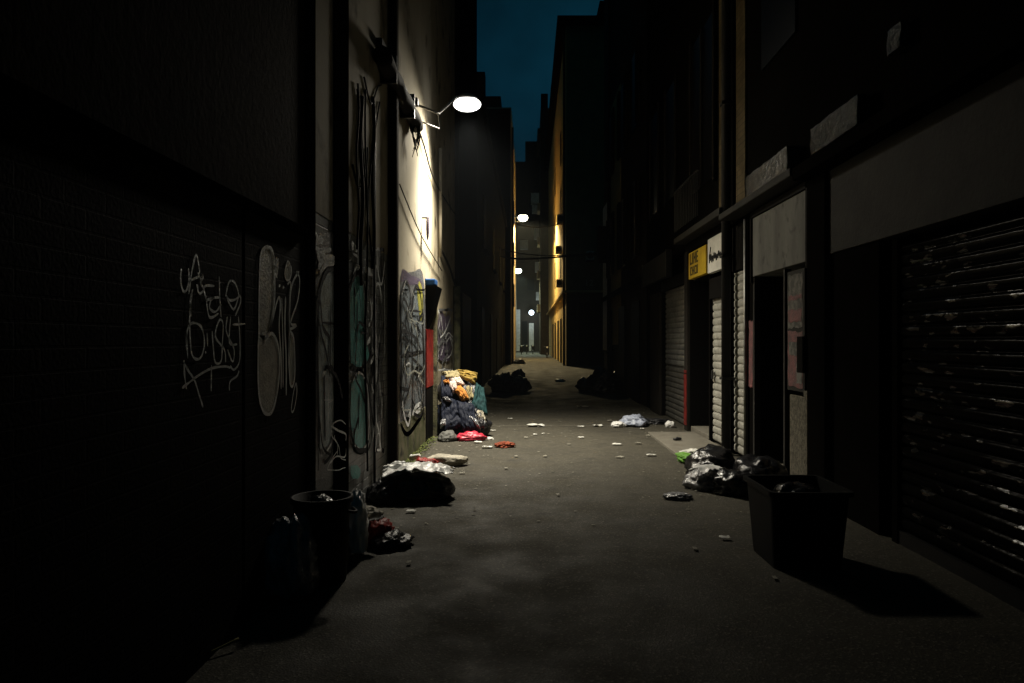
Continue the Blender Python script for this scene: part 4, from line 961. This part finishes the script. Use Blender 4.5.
# --- left bucket with bags (293-351, 499-585)
t = thing('waste_bin', 'round black waste bin standing by the left wall', 'bin', (-1.0, 4.93, 0))
bm = bmesh.new(); rings = []
bxx, byy = -1.3 + .02, 4.75; bxx = (322 - VX) * 4.75 / F
t.location = (bxx, 4.75, 0)
for z, r in ((0, .145), (.03, .15), (.5, .175), (.5, .19), (.535, .192), (.535, .172), (.05, .14)):
    rings.append([bm.verts.new((bxx + r * math.cos(a), 4.75 + r * math.sin(a), z)) for a in [2 * math.pi * k / 32 for k in range(32)]])
for i in range(len(rings) - 1):
    for k in range(32): bm.faces.new([rings[i][k], rings[i][(k + 1) % 32], rings[i + 1][(k + 1) % 32], rings[i + 1][k]])
bm.faces.new(rings[0][::-1]); bm.faces.new(rings[-1])
part('tub', bm, 'binplastic', t, True)
part('handle', T(smoothpts([(bxx + .19, 4.75, .46), (bxx + .22, 4.72, .45), (bxx + .22, 4.68, .45), (bxx + .18, 4.66, .46)]), .01), 'binplastic', t)
single('rubbish_bag', lump((bxx, 4.75, .26), (.24, .24, .29), 81, fold=.14), 'bag', 'black bag stuffed inside the round waste bin', 'bag', (bxx, 4.75, .3))
bag('rubbish_bag', (-1.40, 4.5, 0), (.28, .40, .50), 82, 'clearbag', 'cloudy plastic bag squeezed between wall and round waste bin', 'bag', fold=.22)
bag('rubbish_bag', (-1.34, 5.1, 0), (.26, .36, .46), 83, 'bag', 'shiny black bag behind the round waste bin', 'bag', fold=.22)
bag('plastic_bag', (-1.19, 5.32, .02), (.12, .18, .45), 84, 'whitebag', 'white plastic bag hanging down right of the round waste bin', 'bag', fold=.25)
bag('garment', (-1.10, 5.65, .01), (.22, .22, .17), 85, 'darkred', 'dark red rag on rubbish beyond the round waste bin', 'clothing', fold=.3)
bag('plastic_wad', (-1.25, 5.75, .01), (.3, .3, .25), 86, 'greyjunk', 'grey wrapping heaped at the wall behind the round waste bin', 'litter', fold=.3)
bag('plastic_wad', (-1.17, 5.55, .22), (.18, .14, .08), 87, 'beigebag', 'beige wad topping the wrapping beyond the round waste bin', 'litter', fold=.3)
bag('rubbish_bag', (-1.0, 5.55, .0), (.26, .3, .12), 88, 'bag2', 'flat black bag beside the dark red rag', 'bag', fold=.25)
# --- right heap (683-765, 455-505)
bag('rubbish_bag', (2.02, 8.35, 0), (.52, .7, .36), 91, 'bag', 'largest black rubbish bag of the right hand heap', 'bag', fold=.2, amp=.1)
bag('rubbish_bag', (2.38, 7.8, 0), (.52, .6, .34), 92, 'bag', 'black rubbish bag at the wall end of the right heap', 'bag', fold=.2)
bag('rubbish_bag', (1.80, 7.75, 0), (.36, .4, .20), 93, 'clearbag', 'cloudy pale bag at the road edge of the right heap', 'bag', fold=.2)
bag('rubbish_bag', (2.06, 7.5, 0), (.46, .42, .24), 94, 'bag', 'glossy black bag nearest the camera in the right heap', 'bag', fold=.25)
sheet('plastic_bag', drape((1.80, 7.66, 0), (.26, .22), 15, mound(1.80, 7.72, .3, .3, .21), amp=.03, rot=.5), 'whitebag', 'crumpled white plastic over the right hand heap', 'bag', (1.80, 7.7, .2))
bag('plastic_bag', (1.97, 9.4, .01), (.24, .3, .12), 95, 'green', 'green plastic bag behind the right hand black bags', 'bag', fold=.3)
bag('paper_wad', (2.14, 9.75, .045), (.3, .2, .08), 96, 'paper', 'white paper wad beside the green plastic bag', 'litter', fold=.3)
bag('plastic_wad', (1.42, 7.2, .01), (.24, .2, .06), 97, 'clearbag', 'flattened cloudy wrapper in front of the right heap', 'litter', fold=.4)
bag('plastic_wad', (2.2, 11.2, .045), (.12, .1, .05), 98, 'bag2', 'tiny black scrap on the concrete pad', 'litter', fold=.3, sub=3)
# --- right square bin (748-832, 485-575)
t = thing('square_bin', 'large square black bin in front of the right wall', 'bin', (1.75, 4.85, 0))
bm = bmesh.new(); rings = []
bx0, by0 = 1.83, 5.2
def rr(hw, hd, z, r=.05):
    pts = []
    for sx, sy, a0 in ((1, 1, 0), (-1, 1, 90), (-1, -1, 180), (1, -1, 270)):
        for k in range(5):
            a = R(a0 + 90 * k / 4); pts.append(bm.verts.new((bx0 + sx * (hw - r) + r * math.cos(a), by0 + sy * (hd - r) + r * math.sin(a), z)))
    return pts
for hw, hd, z in ((.22, .26, 0), (.225, .265, .04), (.255, .31, .50), (.275, .335, .50), (.275, .335, .53), (.25, .305, .53), (.22, .26, .06)):
    rings.append(rr(hw, hd, z))
n_ = len(rings[0])
for i in range(len(rings) - 1):
    for k in range(n_): bm.faces.new([rings[i][k], rings[i][(k + 1) % n_], rings[i + 1][(k + 1) % n_], rings[i + 1][k]])
bm.faces.new(rings[0][::-1]); bm.faces.new(rings[-1])
t.location = (bx0, by0, 0)
part('tub', bm, 'binplastic', t)
part('handle', boxes([(bx0 - .1, bx0 + .1, by0 - .37, by0 - .34, .44, .48)], bev=.005), 'binplastic', t)
single('rubbish_bag', lump((bx0, by0, .24), (.36, .44, .30), 99, fold=.14), 'bag', 'black bag filling the large square bin', 'bag', (bx0, by0, .28))
# --- mid road bags (612-648, 412-428) and wads
c = G(634, 426); bag('plastic_bag', (c.x, c.y, .01), (.44, .5, .20), 101, 'bluebag', 'pale blue plastic bag on the road before the grey shutter', 'bag', fold=.28)
c = G(618, 427); bag('plastic_bag', (c.x, c.y - .05, .01), (.24, .2, .10), 102, 'whitebag', 'small white plastic bag touching the pale blue one', 'bag', fold=.28)
c = G(670, 428); bag('paper_wad', (c.x, c.y, .01), (.15, .2, .12), 103, 'whitebag', 'white wad alone near the red door post', 'litter', fold=.28)
c = G(655, 424); bag('plastic_wad', (c.x, c.y, .01), (.5, .4, .10), 104, 'bag2', 'flat dark plastic between the blue bag and the wall', 'litter', fold=.3)
# --- far piles
for i, (px, py, sx, sz, m, lab) in enumerate([
    (588, 392, .6, .45, 'bag', 'leftmost black bag of the far heap by the side street'), (604, 393, .8, .75, 'bag', 'tallest black bag of the far heap by the side street'),
    (600, 389, .5, .22, 'whitebag', 'pale plastic bag at the foot of the far heap'), (616, 391, .7, .6, 'bag2', 'dull black bag at the wall end of the far heap')]):
    c = G(px, py); bag('rubbish_bag', (c.x, c.y, .004), (sx, sx, sz), 110 + i, m, lab, 'bag', fold=.3)
for i, (px, py, sx, sz, m, lab) in enumerate([
    (503, 393, .7, .62, 'bag', 'large black bag at the foot of the dark wall'), (518, 392, .6, .5, 'bag2', 'dull black bag in the shade left of the road'),
    (518, 380, .5, .45, 'bag2', 'smaller black bag behind the shaded black bags'), (540, 381, .01, .01, None, '')]):
    if not m: continue
    c = G(px, py); bag('rubbish_bag', (c.x, c.y, .004), (sx, sx, sz), 120 + i, m, lab, 'bag', fold=.3)
c = G(560, 382); bag('plastic_wad', (c.x, c.y, .004), (.35, .35, .12), 130, 'whitebag', 'pale wad in the middle of the far road', 'litter', fold=.35)
c = G(519, 364); bag('rubbish_bag', (c.x, c.y, .004), (.7, .7, .35), 131, 'clearbag', 'grey bag at the edge of the far lit road', 'bag', fold=.3)
def scooter(x, y, lab):
    t = thing('motor_scooter', lab, 'scooter', (x, y, 0), 'scooters at the far end')
    for dy in (-.6, .6):
        bm = bmesh.new(); bmesh.ops.create_cone(bm, cap_ends=True, segments=20, radius1=.24, radius2=.24, depth=.1)
        bmesh.ops.rotate(bm, verts=bm.verts, cent=(0, 0, 0), matrix=Matrix.Rotation(R(90), 3, 'Y')); bmesh.ops.translate(bm, verts=bm.verts, vec=(x, y + dy, .24)); part('wheel', bm, 'pipe', t)
    part('body', boxes([(x - .16, x + .16, y - .1, y + .75, .3, .68), (x - .12, x + .12, y - .4, y - .1, .22, .3)], bev=.04), 'binplastic', t)
    part('seat', boxes([(x - .14, x + .14, y - .05, y + .7, .69, .8)], bev=.04), 'pipe', t)
    part('leg_shield', boxes([(x - .2, x + .2, y - .5, y - .42, .3, 1.0)], bev=.03), 'binplastic', t)
    part('handlebar', T([(x - .32, y - .45, 1.05), (x, y - .5, 1.02), (x + .32, y - .45, 1.05)], .025), 'metal', t)
    bm = bmesh.new(); bmesh.ops.create_uvsphere(bm, u_segments=12, v_segments=8, radius=.09); bmesh.ops.translate(bm, verts=bm.verts, vec=(x, y - .56, .95)); part('headlight', bm, 'acwhite', t)
scooter(1.75, 70, 'dark scooter parked by the lit side of the ochre house')
scooter(-.75, 88, 'dark scooter parked at the far left under the third lamp')
scooter(-.15, 92, 'dark scooter parked in the middle of the far road')
scooter(.6, 94, 'dark scooter parked in front of the pale doorway')
# --- litter sheets
def litter(px, py, wpx, m, lab, seed, aspect=.6, lift=.05, name='paper_scrap'):
    c = G(px, py); wd = wpx * c.y / F; hd = max(wd * aspect, .06); bm = bmesh.new(); V = []
    n = 8
    for j in range(n + 1):
        row = []
        for i in range(n + 1):
            u = i / n - .5; v = j / n - .5; e = 1 + .5 * noise.noise(Vector((math.atan2(v, u) * 1.3, seed, 2)))
            if abs(u) < .01 and abs(v) < .01: e = 1
            d = math.hypot(u, v)
            row.append(bm.verts.new((c.x + u * wd * e, c.y + v * hd * e, .022 + lift * wd * (1 + 2.2 * noise.noise(Vector((u * 3, v * 3, seed)))) + .006)))
        V.append(row)
    for j in range(n):
        for i in range(n): bm.faces.new([V[j][i], V[j][i + 1], V[j + 1][i + 1], V[j + 1][i]])
    o = single(name, bm, m, lab, 'litter', (c.x, c.y, .004), 'litter scattered over the road')
    md = o.modifiers.new('thickness', 'SOLIDIFY'); md.thickness = .002
LIT = [
 (411, 514, 9, 'paper', 'white scrap on the road in front of the black bag with white top'),
 (536, 427, 16, 'paper', 'long white scrap in the middle of the lit road'),
 (510, 420, 5, 'paper', 'small white scrap just right of the clothes heap'),
 (581, 428, 6, 'paper', 'white scrap left of centre between the long scrap and the blue bag'),
 (598, 427, 9, 'paper', 'white scrap nearest the small white bag'),
 (583, 408, 12, 'paperdull', 'dull scrap on the dark road below the far heap'),
 (581, 439, 6, 'paper', 'white scrap alone near the middle of the lit pool'),
 (617, 446, 9, 'paper', 'white scrap straight below the pale blue bag'),
 (620, 459, 8, 'paperdull', 'dull scrap below the white one under the blue bag'),
 (651, 457, 9, 'paper', 'white scrap left of the green plastic bag'),
 (679, 447, 4, 'paper', 'tiny white scrap on the concrete pad'),
 (478, 444, 8, 'paper', 'white scrap left of the rust red cloth'),
 (487, 449, 10, 'paper', 'white scrap nearest the rust red cloth'),
 (535, 436, 4, 'paper', 'tiny scrap under the long white scrap'),
 (526, 439, 4, 'paperdull', 'tiny dull scrap left of the middle of the lit pool'),
 (543, 435, 3, 'paper', 'tiny scrap just right of the long white scrap end'),
 (638, 445, 6, 'paperdull', 'dull scrap between the blue bag and the concrete pad'),
 (725, 541, 10, 'paper', 'white crumpled wrapper on the road left of the square bin'),
 (695, 552, 4, 'paperdull', 'tiny dull scrap left of the white crumpled wrapper'),
 (775, 582, 4, 'paperdull', 'tiny dull scrap at the foot of the square bin'),
 (462, 475, 5, 'paperdull', 'tiny scrap below the pale beige sack'),
 (506, 470, 3, 'paperdull', 'tiny scrap left of the road middle below the red cloth'),
 (545, 458, 4, 'paperdull', 'tiny scrap in the road middle below the lit pool'),
 (558, 497, 3, 'paperdull', 'tiny scrap alone in the near road'),
 (410, 480, 10, 'paper', 'white sheet behind the black bag with white top'),
 (610, 422, 5, 'paperdull', 'dull scrap behind the small white bag'),
 (516, 458, 3, 'paperdull', 'tiny scrap under the rust red cloth'),
 (409, 566, 4, 'paperdull', 'tiny scrap on the near dark road right of the round bin'),
 (428, 500, 3, 'paperdull', 'tiny scrap beside the end of the black bag'),
 (556, 349, 8, 'paperdull', 'far scrap on the lit road by the ochre house'),
 (493, 432, 5, 'paper', 'white scrap touching the pink red bag'),
 (642, 430, 4, 'paper', 'white scrap right in front of the pale blue bag'),
 (648, 437, 4, 'paperdull', 'dull scrap at the corner of the concrete pad'),
 (569, 446, 3, 'paperdull', 'tiny dull scrap below the lone white scrap in the pool'),
]
for i, a in enumerate(LIT): litter(*a, seed=200 + i * 3)
# lower left: white wrapper and dry stalk on the dark road
o = G(145, 676)
sheet('plastic_bag', drape((o.x, o.y, 0), (.20, .09), 33, lambda x, y: .03, 16, 12, .02, .1), 'whitebag', 'torn white wrapper at the bottom left corner of the road', 'litter', (o.x, o.y, .02))
c = G(207, 660); single('dry_stalk', T(smoothpts([(c.x - .12, c.y - .14, .02), (c.x, c.y, .03), (c.x + .1, c.y + .13, .05)]), .004, 6, .007), 'twig', 'dry yellow stalk on the road at the bottom left', 'stalk', (c.x, c.y, .01))
# fine grit and crumbs
bm = bmesh.new(); random.seed(77)
for k in range(1300):
    y = random.uniform(6, 20); x = random.uniform(-1.4, 2.6)
    if random.random() < .45: x = random.choice((-1, 1)) * random.uniform(.0, .5) + (-1.0 if random.random() < .5 else 2.1)
    s = random.choice((.004, .006, .006, .009, .014)) * (1 + y / 25)
    z = .02; a = random.uniform(0, 3.14)
    pts = [bm.verts.new((x + s * math.cos(a + q) * random.uniform(.6, 1.3), y + s * math.sin(a + q) * random.uniform(.6, 1.3), z)) for q in (0, 1.6, 3.1, 4.7)]
    top = bm.verts.new((x, y, z + s * .2))
    for q in range(4): bm.faces.new([pts[q], pts[(q + 1) % 4], top])
    bm.faces.new(pts[::-1])
M['grit'] = mat('grit', (.30, .29, .24), .9, (.1, .095, .07), 3, .42, .58)
o = obj('road_grit', bm, 'grit'); o['kind'] = 'stuff'; o['label'] = 'fine grit and crumbs scattered over the alley road'; o['category'] = 'grit'
# leaves / moss at the wall foot
bm = bmesh.new(); random.seed(5)
for k in range(500):
    y = random.uniform(8.8, 11.6); x = -1.49 + abs(random.gauss(0, .06)); z = .02 + random.random() * .03; s = random.uniform(.008, .022); a = random.uniform(0, 6)
    v = [bm.verts.new((x + s * math.cos(a + q), y + s * math.sin(a + q), z + s * random.random())) for q in (0, 1.6, 3.1, 4.7)]
    bm.faces.new(v)
M['moss'] = mat('moss', (.05, .07, .02), .95, (.10, .10, .03), 20)
o = obj('moss_fringe', bm, 'moss'); o['kind'] = 'stuff'; o['label'] = 'green moss and weeds along the foot of the cream wall'; o['category'] = 'moss'

# ================================================================== HAZE: added veil that lifts the blacks
if HAZE > 0:
    bm = B(-14, 17, -5, 125, -1.4, 36); me = bpy.data.meshes.new('haze'); bm.to_mesh(me); bm.free()
    o = bpy.data.objects.new('haze', me); COL.objects.link(o); o['kind'] = 'stuff'; o['label'] = 'thin added haze veiling the alley to lift its blacks'; o['category'] = 'haze'
    m = bpy.data.materials.new('haze'); m.use_nodes = True; n = m.node_tree; n.nodes.clear()
    mo = n.nodes.new('ShaderNodeOutputMaterial'); pv = n.nodes.new('ShaderNodeVolumePrincipled')
    pv.inputs['Density'].default_value = HAZE; pv.inputs['Color'].default_value = (.8, .9, 1, 1); pv.inputs['Anisotropy'].default_value = 0.1
    n.links.new(pv.outputs[0], mo.inputs['Volume']); me.materials.append(m)
